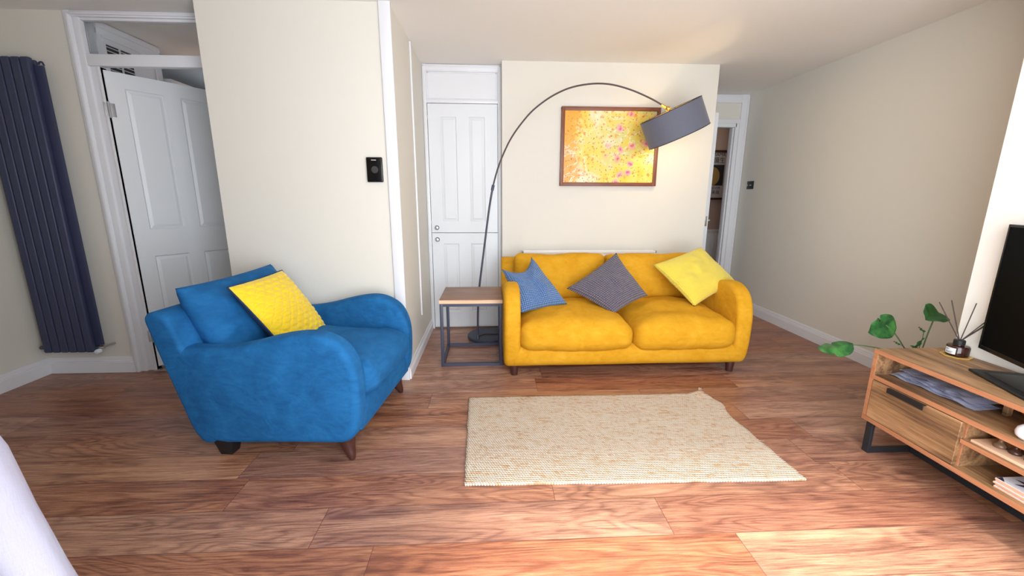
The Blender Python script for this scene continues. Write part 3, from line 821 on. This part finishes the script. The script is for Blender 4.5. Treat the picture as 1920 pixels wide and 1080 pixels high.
arm_ch = thing('blue_armchair', 'wide blue velvet armchair in front of the partition wall', 'armchair', (-.671, 2.236, 0), math.radians(83.1))
build_seat(arm_ch, .860, M['blue_velvet'], .118, .088, .32)
c = rbox(-.318, .318, -.125, .62, .288, .468, .080, 26, .050, .01, .014, 5, .012)
obj('seat_cushion', c, M['blue_velvet'], arm_ch, 180)
c = pillow([(-.345, .775, .845), (.385, .790, .845), (.365, .62, .430), (-.325, .60, .440)], .26, .02, 60, wob=.036, seed=4, chop=.03, folds=.012)
obj('back_cushion', c, M['blue_velvet'], arm_ch, 180)
for x in (-.350, .350):
    b = bmesh.new(); sg = -1 if x < 0 else 1
    path = smooth_path([(x, .005, .135), (x, .002, .10), (x+sg*.004, -.006, .06), (x+sg*.010, -.018, .025), (x+sg*.014, -.024, 0)], 4)
    rads = [.048-.036*min(1, (i/(len(path)-1))**1.0) for i in range(len(path))]
    obj('leg', tube(path, .03, seg=18, rads=rads), M['dark_wood'], arm_ch, label='curved tapering wooden front leg')
for x in (-.345, .345):
    b = box(x-.045, x+.045, .575, .675, 0, .10, .004)
    for v_ in b.verts:
        if v_.co.z < .05: v_.co.x = x+(v_.co.x-x)*.62; v_.co.y = .625+(v_.co.y-.625)*.62
    obj('leg', b, M['black_matt'], arm_ch, label='black tapered block rear leg')

# quilted yellow cushion on the armchair
def local_to_world(root, pts): m = wm(root); return [m @ Vector(p) for p in pts]
c4 = local_to_world(arm_ch, [(-.240, .600, .830), (.225, .615, .835), (.250, .375, .455), (-.190, .355, .470)])
q = pillow(c4, .15, .035, 110, quilt=7, wob=.004, seed=2)
o = tag(obj('quilted_cushion', q, [M['yellow_quilt'], M['navy_back']], None, 180), 'bright yellow quilted cushion leaning on the blue armchair back', 'cushion')
root_q = None
# piping around its edge
def outline(c4, pinch, n=12):
    P = [Vector(p) for p in c4]; cen = sum(P, Vector())/4; out = []
    for i in range(4):
        a, b_ = P[i], P[(i+1) % 4]; m = (a+b_)/2; m = m+(cen-m)*2*pinch
        for k in range(n): t = k/n; out.append(a*(1-t)**2+m*2*t*(1-t)+b_*t*t)
    out.append(out[0]); return out
b = tube(outline(c4, .035), .0045, seg=8)
obj('piping', b, M['navy_back'], o, world=True, label='dark navy piping around the edge')

# three loose cushions on the sofa
def loose(name, c4, T, mat, label, **k):
    o = obj(name, pillow(c4, T, **k), mat, None, 180); tag(o, label, 'cushion'); return o
loose('scatter_cushion', [(.075, 3.16, .730), (.315, 3.26, .808), (.575, 3.05, .475), (.215, 2.93, .440)], .16, M['blue_waffle'],
      'crumpled light blue textured cushion at the left arm of the sofa', pinch=.05, chop=.40, wob=.024, seed=11, folds=.010)
loose('scatter_cushion', [(.585, 3.16, .570), (1.005, 3.30, .830), (1.212, 3.10, .525), (.898, 2.935, .425)], .14, M['grey_waffle'],
      'grey waffle textured cushion standing on its corner mid sofa', pinch=.065, wob=.014, seed=21, folds=.004)
loose('scatter_cushion', [(1.282, 3.22, .745), (1.728, 3.36, .868), (1.935, 3.14, .615), (1.520, 2.965, .468)], .15, M['yellow_waffle'],
      'pale yellow textured cushion resting against the right sofa arm', pinch=.045, wob=.016, seed=31, folds=.006)

# ------------------------------------------------------------------ side table
t = thing('side_table', 'square side table with wooden top and dark open steel frame', 'table', (-.15, 3.24, 0))
x0, x1, y0, y1, zt = -.386, .079, 3.012, 3.475, .522
obj('table_top', box(x0-.002, x1+.002, y0-.002, y1+.002, zt-.028, zt, .002), M['oak_dark'], t, world=True)
for a in ((x0-.003, x1+.003, y0-.0035, y0-.0015), (x0-.003, x1+.003, y1+.0015, y1+.0035)): obj('edge_band', box(a[0], a[1], a[2], a[3], zt-.0275, zt-.001), M['pale_edge'], t, world=True, label='pale wood edge strip')
e = .023
for x in (x0, x1-e):
    for y in (y0, y1-e): obj('leg', box(x, x+e, y, y+e, 0, zt-.028, .001), M['steel_dark'], t, world=True)
for z in (0, zt-.028-e):
    for y in (y0, y1-e): obj('frame_rail', box(x0+e, x1-e, y+.0005, y+e-.0005, z+.0005, z+e), M['steel_dark'], t, world=True)
    for x in (x0, x1-e): obj('frame_rail', box(x+.0005, x+e-.0005, y0+e, y1-e, z+.0005, z+e), M['steel_dark'], t, world=True)

# ------------------------------------------------------------------ arc lamp
L = thing('arc_floor_lamp', 'arched floor lamp with grey drum shade lighting the wall', 'lamp', (-.03, 3.68, 0))
obj('base', lathe([(.185, 0), (.192, .004), (.192, .026), (.186, .032), (.001, .033)], (-.03, 3.68, 0), 56), M['steel_dark'], L, world=True)
arc = [(-.126, 3.56, .030), (-.115, 3.56, .397), (-.069, 3.56, .773), (.017, 3.55, 1.342)]
arc2 = [(.017, 3.55, 1.342), (.132, 3.55, 1.666), (.281, 3.54, 1.881), (.427, 3.53, 2.008), (.593, 3.52, 2.095), (.759, 3.51, 2.133), (.925, 3.50, 2.135), (1.094, 3.49, 2.097), (1.266, 3.48, 2.030), (1.388, 3.47, 1.965)]
path = smooth_path(arc+arc2[1:], 10); k0 = 30
obj('pole', tube(path[:k0+1], .0085, seg=12), M['steel_dark'], L, world=True)
obj('arm', tube(path[k0:], .0065, seg=12), simple('lamp_arm_metal', srgb(74, 62, 64), .45, .4), L, world=True)
dj = (Vector(arc2[1])-Vector(arc[2])).normalized(); pj = Vector(arc2[0])
obj('joint_collar', tube([pj-dj*.022, pj+dj*.022], .0125, seg=14), M['steel_dark'], L, world=True)
obj('pole_socket', lathe([(.018, 0), (.018, .004), (.012, .02), (.0095, .045)], (-.126, 3.56, .032), 18), M['steel_dark'], L, world=True)
ax = Vector((-.42, -.02, .907)).normalized(); sc_c = Vector((1.461, 3.45, 1.842))
mat_s = Matrix.Translation(sc_c) @ ax.to_track_quat('Z', 'Y').to_matrix().to_4x4()
R_, H_ = .238, .106
b = lathe([(R_, -H_), (R_, H_)], seg=64); bmesh.ops.delete(b, geom=[f for f in b.faces if len(f.verts) > 4], context='FACES_ONLY')
b.transform(mat_s); 
shd = obj('lamp_shade', b, M['shade'], L, world=True)
b = lathe([(R_-.003, -H_+.001), (R_-.003, H_-.001)], seg=64); bmesh.ops.delete(b, geom=[f for f in b.faces if len(f.verts) > 4], context='FACES_ONLY')
b.transform(mat_s); obj('shade_lining', b, M['gold'], shd, label='gold inner lining', world=True)
b = bmesh.new()
for z in (-H_, H_):
    ring = [(R_*.997*math.cos(2*PI*k/64), R_*.997*math.sin(2*PI*k/64), z) for k in range(65)]; tube(ring, .003, b, 8)
b.transform(mat_s); obj('shade_rim', b, M['black_metal'], shd, world=True)
b = bmesh.new()
for k in range(3):
    a = 2*PI*k/3+.4; tube([(.02*math.cos(a), .02*math.sin(a), H_-.012), (R_*math.cos(a), R_*math.sin(a), H_-.004)], .003, b, 8)
tube([(.022*math.cos(2*PI*k/24), .022*math.sin(2*PI*k/24), H_-.012) for k in range(25)], .004, b, 8)
b.transform(mat_s); obj('shade_spider', b, M['brass'], shd, world=True)
top = mat_s @ Vector((0, 0, H_+.004))
b = tube([Vector(arc2[-2]).lerp(Vector(arc2[-1]), .72), Vector(arc2[-1]).lerp(top, .35)], .011, seg=14); tube([Vector(arc2[-1]).lerp(top, .2), top, mat_s @ Vector((0, 0, H_-.03))], .010, b, 14)
lathe([(.001, -.02), (.016, -.014), (.02, 0), (.016, .014), (.001, .02)], tuple(Vector(arc2[-1]).lerp(top, .5)), 18, b)
obj('swivel_joint', b, M['brass'], L, world=True, label='polished brass swivel joint')
b = lathe([(.018, .05), (.018, .0), (.001, 0)], seg=18); b.transform(mat_s @ Matrix.Translation((0, 0, H_-.085)))
obj('lamp_holder', b, M['black_matt'], L, world=True)
b = lathe([(.001, -.04), (.018, -.034), (.029, -.015), (.029, .003), (.016, .028), (.013, .04)], seg=24); b.transform(mat_s @ Matrix.Translation((0, 0, -.02)))
obj('light_bulb', b, M['bulb'], L, world=True, label='lit warm white bulb')
point('arc_lamp_glow', tuple(mat_s @ Vector((0, 0, -.075))), 3.6, (1, .78, .46), .03)
b = tube(smooth_path([(-.115, 3.60, .042), (-.06, 3.66, .038), (.02, 3.655, .038), (.12, 3.66, .038), (.18, 3.665, .034), (.24, 3.70, .006), (.30, 3.80, .006)], 6), .004, seg=8)
obj('power_cord', b, M['black_matt'], L, world=True)

# ------------------------------------------------------------------ jute rug
def rug():
    b = bmesh.new(); NX, NY = 110, 60
    cs = [Vector((-.128, 1.648)), Vector((1.434, 1.612)), Vector((1.384, 2.470)), Vector((-.150, 2.480))]
    G = []
    for i in range(NX+1):
        row = []
        for j in range(NY+1):
            u, v_ = i/NX, j/NY
            p = cs[0]*(1-u)*(1-v_)+cs[1]*u*(1-v_)+cs[2]*u*v_+cs[3]*(1-u)*v_
            eu = noise.noise(Vector((v_*9, 3 if u < .5 else 8, 0)))*.006*(1 if i in (0, NX) else 0)
            ev = noise.noise(Vector((u*14, 5 if v_ < .5 else 12, 0)))*.004*(1 if j in (0, NY) else 0)
            # far right corner bulges and curls up a little
            cu = max(0, (u-.93)/.07)*max(0, (v_-.90)/.10)
            x, y = p.x+eu-.02*cu, p.y+ev+.012*cu
            bl = .045*math.exp(-((v_-.84)/.10)**2)*max(0, (u-.85)/.15)
            z = .012+.020*cu+.0015*noise.noise(Vector((u*14, v_*8, 0)))
            row.append((x+bl, y, z))
        G.append(row)
    T = [[b.verts.new(q) for q in r_] for r_ in G]; B = [[b.verts.new((q[0], q[1], .0005+max(0, q[2]-.016))) for q in r_] for r_ in G]
    for i in range(NX):
        for j in range(NY):
            b.faces.new((T[i][j], T[i+1][j], T[i+1][j+1], T[i][j+1])); b.faces.new((B[i][j], B[i][j+1], B[i+1][j+1], B[i+1][j]))
    for i in range(NX):
        for j in (0, NY): b.faces.new((T[i][j], T[i+1][j], B[i+1][j], B[i][j]))
    for j in range(NY):
        for i in (0, NX): b.faces.new((T[i][j], T[i][j+1], B[i][j+1], B[i][j]))
    # frayed corner fibres
    for k in range(10):
        a = random.uniform(0, PI*.6); l_ = random.uniform(.01, .03)
        tube([(1.362, 2.485, .03), (1.362+l_*math.cos(a)*.6, 2.485+l_*math.sin(a)*.6, .035), (1.362+l_*math.cos(a), 2.485+l_*math.sin(a), .03+random.uniform(-.01, .01))], .0012, b, 5)
    tube([(1.405, 1.93, .008), (1.43, 1.925, .006), (1.445, 1.93, .004)], .0015, b, 5)
    return b
tag(obj('jute_rug', rug(), M['jute'], None, 180), 'rectangular woven cream jute rug lying on the floor before the sofa', 'rug')

# ------------------------------------------------------------------ curtain at the near left
def curtain():
    b = bmesh.new(); NU, NV = 70, 50; G = []
    zs = [(2.30, -1.02, .46), (1.8, -.90, .47), (1.35, -.775, .50), (.946, -.675, .55), (.83, -.648, .55), (.713, -.617, .55), (.45, -.565, .56), (.02, -.50, .58)]
    def lead(z):
        for i in range(len(zs)-1):
            a, c = zs[i], zs[i+1]
            if c[0] <= z <= a[0]:
                t = (a[0]-z)/(a[0]-c[0]); return a[1]*(1-t)+c[1]*t, a[2]*(1-t)+c[2]*t
        return zs[-1][1:]
    for j in range(NV+1):
        z = 2.30-(2.28)*j/NV; row = []
        lx, ly = lead(z); W = .55+.25*(j/NV)
        for i in range(NU+1):
            u = i/NU
            y = ly+.020*(.35+.65*j/NV)*math.sin(u*W*58+.4*math.sin(z*2))*min(1, u*14)-.05*u+.004*noise.noise(Vector((u*20, z*6, 0)))
            x = lx-u*W+.004*noise.noise(Vector((z*9, u*5, 2)))
            row.append(b.verts.new((x, y, z)))
        G.append(row)
    for j in range(NV):
        for i in range(NU): b.faces.new((G[j][i], G[j][i+1], G[j+1][i+1], G[j+1][i]))
    r_ = bmesh.ops.solidify(b, geom=b.faces[:], thickness=.003)
    return b
tag(obj('curtain', curtain(), M['linen'], None, 180), 'white linen curtain edge hanging at the near left corner', 'curtain')

# ------------------------------------------------------------------ TV stand
S = thing('tv_stand', 'oak effect tv stand with drawer and black metal legs', 'tv stand', (2.06, 1.15, 0))
XF, XB, YF, YN = 1.880, 2.235, 1.850, .400      # front, back, far end, near end
T = .021; ZT = .546; ZM = .417; ZB = .196; ZS = .323
DV = (1.432, .818)                                # inner faces of the drawer bays
def board(name, x0, x1, y0, y1, z0, z1, edge=None, par=S, label=None):
    o = obj(name, box(x0, x1, y0, y1, z0, z1, .0012, 1), M['oak'], par, world=True, label=label)
    if edge:
        obj('front_edge', box(x0-.0015, x0+.001, y0+.0005, y1-.0005, z0+.0005, z1-.0005), M['oak_edge'], o, world=True)
    return o
board('top_board', XF, XB, YN, YF, ZT-T, ZT, True)
board('bottom_board', XF, XB, YN, YF, ZB-T, ZB, True)
for y0, y1 in ((YF-T, YF-.0005), (YN+.0005, YN+T)): board('side_panel', XF+.001, XB, y0, y1, ZB, ZT-T, True)
board('shelf', XF+.002, XB-.006, YN+T, YF-T, ZM-T, ZM, True)
for y in DV: board('divider', XF+.022, XB-.006, y-.009, y+.009, ZB, ZM-T, True)
board('inner_shelf', XF+.004, XB-.006, DV[1]+.009, DV[0]-.009, ZS-.018, ZS, True)
for y in DV: board('upright', 2.055, 2.078, y-.009, y+.009, ZM, ZT-T)
obj('back_panel', box(XB-.006, XB, YN+.002, YF-.002, ZB-T, ZT-T), M['back_board'], S, world=True)
for y0, y1 in ((DV[0]+.004, YF-T-.003), (YN+T+.003, DV[1]-.004)):
    dr = obj('drawer', box(XF-.002, XF+.018, y0-.008, y1+.001, ZB+.003, ZM-T-.004, .0015, 1), M['oak'], S, world=True)
    box_b = box(XF+.018, XB-.03, y0+.01, y1-.01, ZB+.012, ZM-T-.03); obj('drawer_box', box_b, M['oak'], dr, world=True)
    ym = (y0+y1)/2
    hb = box(XF-.016, XF-.002, ym-.085+.02, ym+.085+.02, ZM-T-.007, ZM-T-.004); box(XF-.018, XF-.015, ym-.085+.02, ym+.085+.02, ZM-T-.028, ZM-T-.004, .0008, 1, bm=hb)
    obj('handle', hb, M['black_matt'], dr, world=True, label='black lipped handle')
for yy in (YF-.010, YN+.045):
    b = bmesh.new()
    for a in ((XF+.022, 0), (XB-.045, 0)): box(a[0], a[0]+.016, yy-.035, yy, 0, ZB-T, .001, 1, bm=b)
    box(XF+.038, XB-.045, yy-.034, yy-.001, 0, .016, bm=b); box(XF+.038, XB-.045, yy-.034, yy-.001, ZB-T-.014, ZB-T, bm=b)
    obj('leg_frame', b, M['black_metal'], S, world=True)
b = box(2.125, 2.165, YN+.046, YF-.046, .001, .042, .001, 1)
obj('floor_rail', b, M['black_metal'], S, world=True)

# television
tv = thing('television', 'flat black television standing on the oak stand', 'television', (2.10, 1.35, ZT))
dF = Vector((.355, .935, 0)).normalized(); dN = Vector((-dF.y, dF.x, 0))   # along screen to far end; normal towards the room
mt = Matrix.Translation((2.188, 1.672, 0)) @ Matrix((( -dF.x, dN.x, 0, 0), (-dF.y, dN.y, 0, 0), (0, 0, 1, 0), (0, 0, 0, 1)))
# local: x from far end towards the camera, y towards the room, z up
def tvb(name, bmm, mat, par=tv, **k):
    bmm.transform(mt); return obj(name, bmm, mat, par, world=True, **k)
tvb('back_shell', box(0, .96, -.028, -.008, .612, 1.160, .004), M['black_matt'])
fr = bmesh.new()
for a in ((0, .96, .612, .630), (0, .96, 1.150, 1.162), (0, .010, .612, 1.162), (.950, .96, .612, 1.162)): box(a[0], a[1], -.012, .004, a[2], a[3], .0015, 1, bm=fr)
tvb('bezel', fr, M['black_gloss'])
tvb('screen', box(.008, .952, -.010, .001, .628, 1.152), M['screen'])
tvb('stand_neck', box(.40, .56, -.026, -.006, .555, .640, .004), M['black_gloss'])
bs = box(.14, .82, -.085, .105, ZT, ZT+.012, .005, 3)
tvb('stand_base', bs, M['black_matt'])
tvb('base_inlay', box(.18, .78, -.055, .075, ZT+.0115, ZT+.0135, .0008, 1), M['black_gloss'], label='glossy inset of the base')

# objects on the TV stand
cst = obj('coaster', lathe([(.001, 0), (.054, 0), (.057, .003), (.057, .006), (.053, .0075), (.050, .006), (.001, .006)], (2.170, 1.738, ZT), 8), M['gold'], None, 35)
tag(cst, 'gold eight-sided coaster under the reed diffuser', 'coaster')
rd = thing('reed_diffuser', 'amber glass reed diffuser with dark sticks on a gold coaster', 'diffuser', (2.172, 1.738, ZT+.0075))
zb = ZT+.0078
obj('bottle', lathe([(.001, 0), (.038, 0), (.041, .004), (.041, .040), (.037, .046), (.020, .048), (.018, .052), (.018, .056)], (2.172, 1.738, zb), 40), M['amber'], rd, world=True)
obj('collar', lathe([(.019, .050), (.0205, .052), (.0205, .070), (.018, .073), (.001, .073)], (2.172, 1.738, zb), 30), M['black_matt'], rd, world=True)
b = bmesh.new(); seg = 14; a0, a1 = math.radians(148), math.radians(212)
vs = [[b.verts.new((2.172+.0415*math.cos(a0+(a1-a0)*k/seg), 1.738+.0415*math.sin(a0+(a1-a0)*k/seg), zb+z)) for k in range(seg+1)] for z in (.008, .037)]
for k in range(seg): b.faces.new((vs[0][k], vs[0][k+1], vs[1][k+1], vs[1][k]))
lb = obj('label', b, simple('bottle_label', srgb(222, 226, 228), .6), rd, world=True)
b = bmesh.new()
for z, s0, s1 in ((.030, .12, .5), (.0265, .12, .42), (.018, .15, .8), (.015, .15, .7), (.012, .15, .75)):
    r0 = .0418; q = []
    for zz in (z, z+.0014): q.append([b.verts.new((2.172+r0*math.cos(a0+(a1-a0)*(s0+(s1-s0)*k/6)), 1.738+r0*math.sin(a0+(a1-a0)*(s0+(s1-s0)*k/6)), zb+zz)) for k in range(7)])
    for k in range(6): b.faces.new((q[0][k], q[0][k+1], q[1][k+1], q[1][k]))
obj('label_print', b, M['poster_ink'], lb, world=True)
nk = Vector((2.172, 1.738, zb+.072))
for tx, ty, tz in ((2.036, 1.745, .806), (2.088, 1.740, .815), (2.214, 1.742, .800), (2.246, 1.66, .775), (2.232, 1.65, .768), (2.226, 1.676, .760)):
    tip = Vector((tx, ty, tz)); dd = (tip-nk).normalized()
    obj('reed', tube([nk-dd*.012+Vector((dd.x*.01, dd.y*.01, 0)), tip], .0021, seg=8), M['reed'], rd, world=True)

# loose papers in the upper compartment
GP = 'papers in the upper compartment'
PL = ('lowest creased white sheet of the pile under the stand top', 'second lowest creased sheet of the paper pile under the stand top', 'creased white sheet in the middle of the paper pile under the stand top', 'short creased sheet second from the top of the paper pile in the stand', 'topmost creased white sheet of the paper pile under the stand top')
for k, (cx, cy, rz, ww, hh, dz) in enumerate(((2.02, 1.645, .05, .13, .36, 0), (2.025, 1.63, -.08, .12, .30, .007), (2.02, 1.68, .12, .11, .25, .014), (2.035, 1.58, -.04, .13, .21, .021), (2.04, 1.66, .08, .11, .30, .028))):
    b = bmesh.new(); NX, NY = 10, 26; G = []
    for i in range(NX+1):
        row = []
        for j in range(NY+1):
            u, v_ = i/NX-.5, j/NY-.5
            ex = .006*noise.noise(Vector((v_*14, k*3., 1))) if i == 0 else 0
            z = dz+.006+.003*math.sin(v_*17)+.003*noise.noise(Vector((u*6, v_*11, k*.3)))
            row.append(b.verts.new((u*ww+ex, v_*hh, z)))
        G.append(row)
    for i in range(NX):
        for j in range(NY): b.faces.new((G[i][j], G[i+1][j], G[i+1][j+1], G[i][j+1]))
    b.transform(Matrix.Translation((cx, cy, ZM+.002)) @ Matrix.Rotation(rz, 4, 'Z'))
    bmesh.ops.solidify(b, geom=b.faces[:], thickness=.0006)
    tag(obj('paper_sheet', b, M['paper'], None, 180), PL[k], 'paper', GP)
tag(obj('white_ornament', lathe([(.001, 0), (.016, .001), (.028, .012), (.031, .026), (.027, .042), (.016, .054), (.001, .058)], (1.922, 1.262, ZM+.0005), 28), M['egg'], None, 180),
    'white egg-shaped ornament on the middle shelf of the stand', 'ornament')
tag(obj('orange_bowl', lathe([(.001, 0), (.03, .0), (.05, .014), (.062, .034), (.066, .055), (.062, .056), (.056, .034), (.001, .008)], (2.128, 1.366, ZM+.0005), 28), M['pink_brown'], None, 60),
    'small burnt orange bowl at the back of the middle shelf', 'bowl')
# wooden board with turned pieces on the inner shelf
bd = obj('wooden_board', box(1.895, 2.10, 1.00, 1.400, ZS, ZS+.0125, .003), M['board'], None)
tag(bd, 'pale wooden board lying on the inner shelf of the stand', 'board')
for (x, y, s_, mt_, lab) in ((1.945, 1.342, .95, M['piece_light'], 'turned game piece nearest the drawer on the pale board'), (1.950, 1.298, .90, M['piece'], 'dark turned game piece second from the drawer on the pale board'), (1.990, 1.290, .85, M['piece'], 'dark turned game piece at the back of the pale board')):
    pr = [(.001, 0), (.019, 0), (.021, .004), (.020, .012), (.013, .018), (.007, .026), (.006, .034), (.010, .037), (.006, .040), (.010, .047), (.009, .054), (.001, .058)]
    tag(obj('game_piece', lathe([(a*s_, c*s_) for a, c in pr], (x, y, ZS+.0125), 24), mt_, None, 60), lab, 'game piece', 'turned pieces on the wooden board')
tag(obj('dark_tray', box(1.935, 2.03, 1.12, 1.262, ZS+.0125, ZS+.019, .002), M['piece'], None), 'flat dark wooden tray on the pale board beside the pieces', 'tray')
# stack of patterned tiles on the bottom board
GT = 'patterned tiles stacked on the bottom board'
ts, tx, ty = .150, 1.978, 1.226
for k in range(5):
    jx, jy = (0, .003, -.002, .002, 0)[k], (0, -.002, .003, 0, .001)[k]
    x0, x1, y0, y1 = tx-ts/2+jx, tx+ts/2+jx, ty-ts/2+jy, ty+ts/2+jy; z0 = ZB+k*.0078
    tl = thing('tile_coaster', '', 'tile', ((x0+x1)/2, (y0+y1)/2, z0), 0, GT)
    tl['label'] = ('wooden-edged tile directly on the bottom board, lowest of the stack', 'wooden-edged tile second from the bottom of the stack', 'wooden-edged tile in the middle of the stack of five', 'wooden-edged tile just under the star patterned one', 'topmost wooden-edged tile showing a dark star pattern')[k]
    obj('wooden_base', box(x0, x1, y0, y1, z0+.0002, z0+.0062, .0008, 1), M['mortar'], tl, world=True)
    obj('tile_face', box(x0+.001, x1-.001, y0+.001, y1-.001, z0+.0062, z0+.0076), M['egg'], tl, world=True)
    if k == 4:
        b = bmesh.new(); zz = z0+.0078
        for q in range(8):
            a = q*PI/4+.2; c_, s_ = math.cos(a), math.sin(a); cx, cy = (x0+x1)/2, (y0+y1)/2
            pts = [(.008, 0), (.030, .011), (.062, 0), (.030, -.011)]
            f = [b.verts.new((cx+p_*c_-r_*s_, cy+p_*s_+r_*c_, zz)) for p_, r_ in pts]; b.faces.new(f)
        for sx, sy in ((0, 0), (1, 0), (0, 1), (1, 1)):
            cx, cy = (x0+.002, x1-.002)[sx], (y0+.002, y1-.002)[sy]; dx, dy = (1, -1)[sx], (1, -1)[sy]
            b.faces.new([b.verts.new((cx, cy, zz)), b.verts.new((cx+dx*.026, cy, zz)), b.verts.new((cx+dx*.014, cy+dy*.014, zz)), b.verts.new((cx, cy+dy*.026, zz))])
        obj('star_pattern', b, simple('tile_glaze_navy', srgb(52, 56, 84), .3), tl, None, world=True)
tag(obj('loose_cable', tube(smooth_path([(2.20, 1.76, .006), (2.185, 1.735, .006), (2.17, 1.70, .02), (2.19, 1.68, .03), (2.21, 1.72, .006)], 6), .003, seg=8), M['clear_white'], None, 180),
    'short loop of white cable on the floor under the stand', 'cable')

# ------------------------------------------------------------------ plant behind the stand
P = thing('potted_plant', 'potted plant with split green leaves behind the stand', 'plant', (2.45, 2.15, 0))
pc = Vector((2.45, 2.12, 0))
obj('pot', lathe([(.001, 0), (.10, 0), (.125, .24), (.135, .25), (.135, .27), (.120, .27), (.115, .235), (.001, .232)], tuple(pc), 36), M['pot'], P, world=True)
obj('soil', lathe([(.116, .238), (.001, .245)], tuple(pc), 30), M['soil'], P, world=True)
def leaf(base, tip, width, nrm, fold=.25, curl=.15, notch=(), back=.18, name='leaf', mat=None):
    base, tip = Vector(base), Vector(tip); d = tip-base; L_ = d.length; d.normalize()
    n_ = Vector(nrm); n_ = (n_-d*n_.dot(d)).normalized(); s_ = d.cross(n_)
    b = bmesh.new(); NT_, NS = 28, 12; rows = []
    for i in range(NT_+1):
        t = i/NT_
        wd = width/2*(math.sin(PI*min(1, t**.62))**.75 if t < 1 else 0)
        row = []
        for j in range(-NS, NS+1):
            q = j/NS; lobe = -back*L_*(abs(q)**1.5)*(1-t)**2
            ww = wd
            for (nt, side, dep) in notch:
                if side*q > 0: ww = wd*(1-dep*math.exp(-((t-nt)/.035)**2)*abs(q))
            x = q*ww
            z = fold*abs(x)-curl*L_*(t-.3)**2+.004*math.sin(t*15)*q
            row.append(b.verts.new(base+d*(t*L_+lobe)+s_*x+n_*z))
        rows.append(row)
    for i in range(NT_):
        for j in range(2*NS): b.faces.new((rows[i][j], rows[i][j+1], rows[i+1][j+1], rows[i+1][j]))
    bmesh.ops.remove_doubles(b, verts=b.verts, dist=1e-5)
    bmesh.ops.solidify(b, geom=b.faces[:], thickness=.0008)
    return obj(name, b, mat or M['leaf'], P, 180, world=True)
def stem(pts, r=.003):
    return obj('stem', tube(smooth_path(pts, 8), r, seg=8), M['stem'], P, world=True)
root0 = pc+Vector((0, 0, .24))
# A, low leaf stretching left
leaf((1.872, 2.00, .508), (1.688, 1.98, .482), .10, (.1, -.45, .9), -.4, -.35, [(.55, -1, .6), (.35, 1, .3)])
stem([root0, (2.30, 2.08, .40), (2.14, 2.04, .462), (1.98, 2.01, .500), (1.880, 2.00, .512)], .0030)
# B, large split heart
leaf((2.120, 2.05, .598), (2.030, 2.05, .560), .135, (.25, -1, .25), .12, .1, [(.25, 1, .6), (.42, 1, .45)], .55)
stem([root0, (2.33, 2.09, .40), (2.24, 2.06, .49), (2.17, 2.05, .560), (2.118, 2.05, .600)], .0032)
# C, folded heart
leaf((2.440, 2.10, .642), (2.372, 2.08, .620), .125, (.05, -.62, .8), .45, .1, [], .45)
stem([root0, (2.432, 2.12, .36), (2.432, 2.11, .50), (2.446, 2.10, .640)], .0034)
# small young leaves
stem([root0, (2.405, 2.11, .42), (2.400, 2.10, .50), (2.398, 2.10, .545)], .0022)
leaf((2.398, 2.10, .545), (2.355, 2.10, .572), .012, (0, -1, .2), .1, -.3, name='young_leaf')
leaf((2.345, 2.08, .455), (2.385, 2.08, .515), .022, (0, -1, .1), .1, 0, name='young_leaf')
leaf((2.352, 2.08, .452), (2.318, 2.08, .470), .018, (0, -1, .1), .1, 0, name='young_leaf')
stem([root0, (2.36, 2.09, .38), (2.348, 2.08, .455)], .002)
leaf((2.215, 2.05, .490), (2.182, 2.05, .508), .010, (0, -1, .4), .1, 0, name='young_leaf')
stem([root0, (2.34, 2.08, .38), (2.27, 2.06, .46), (2.215, 2.05, .490)], .0012)
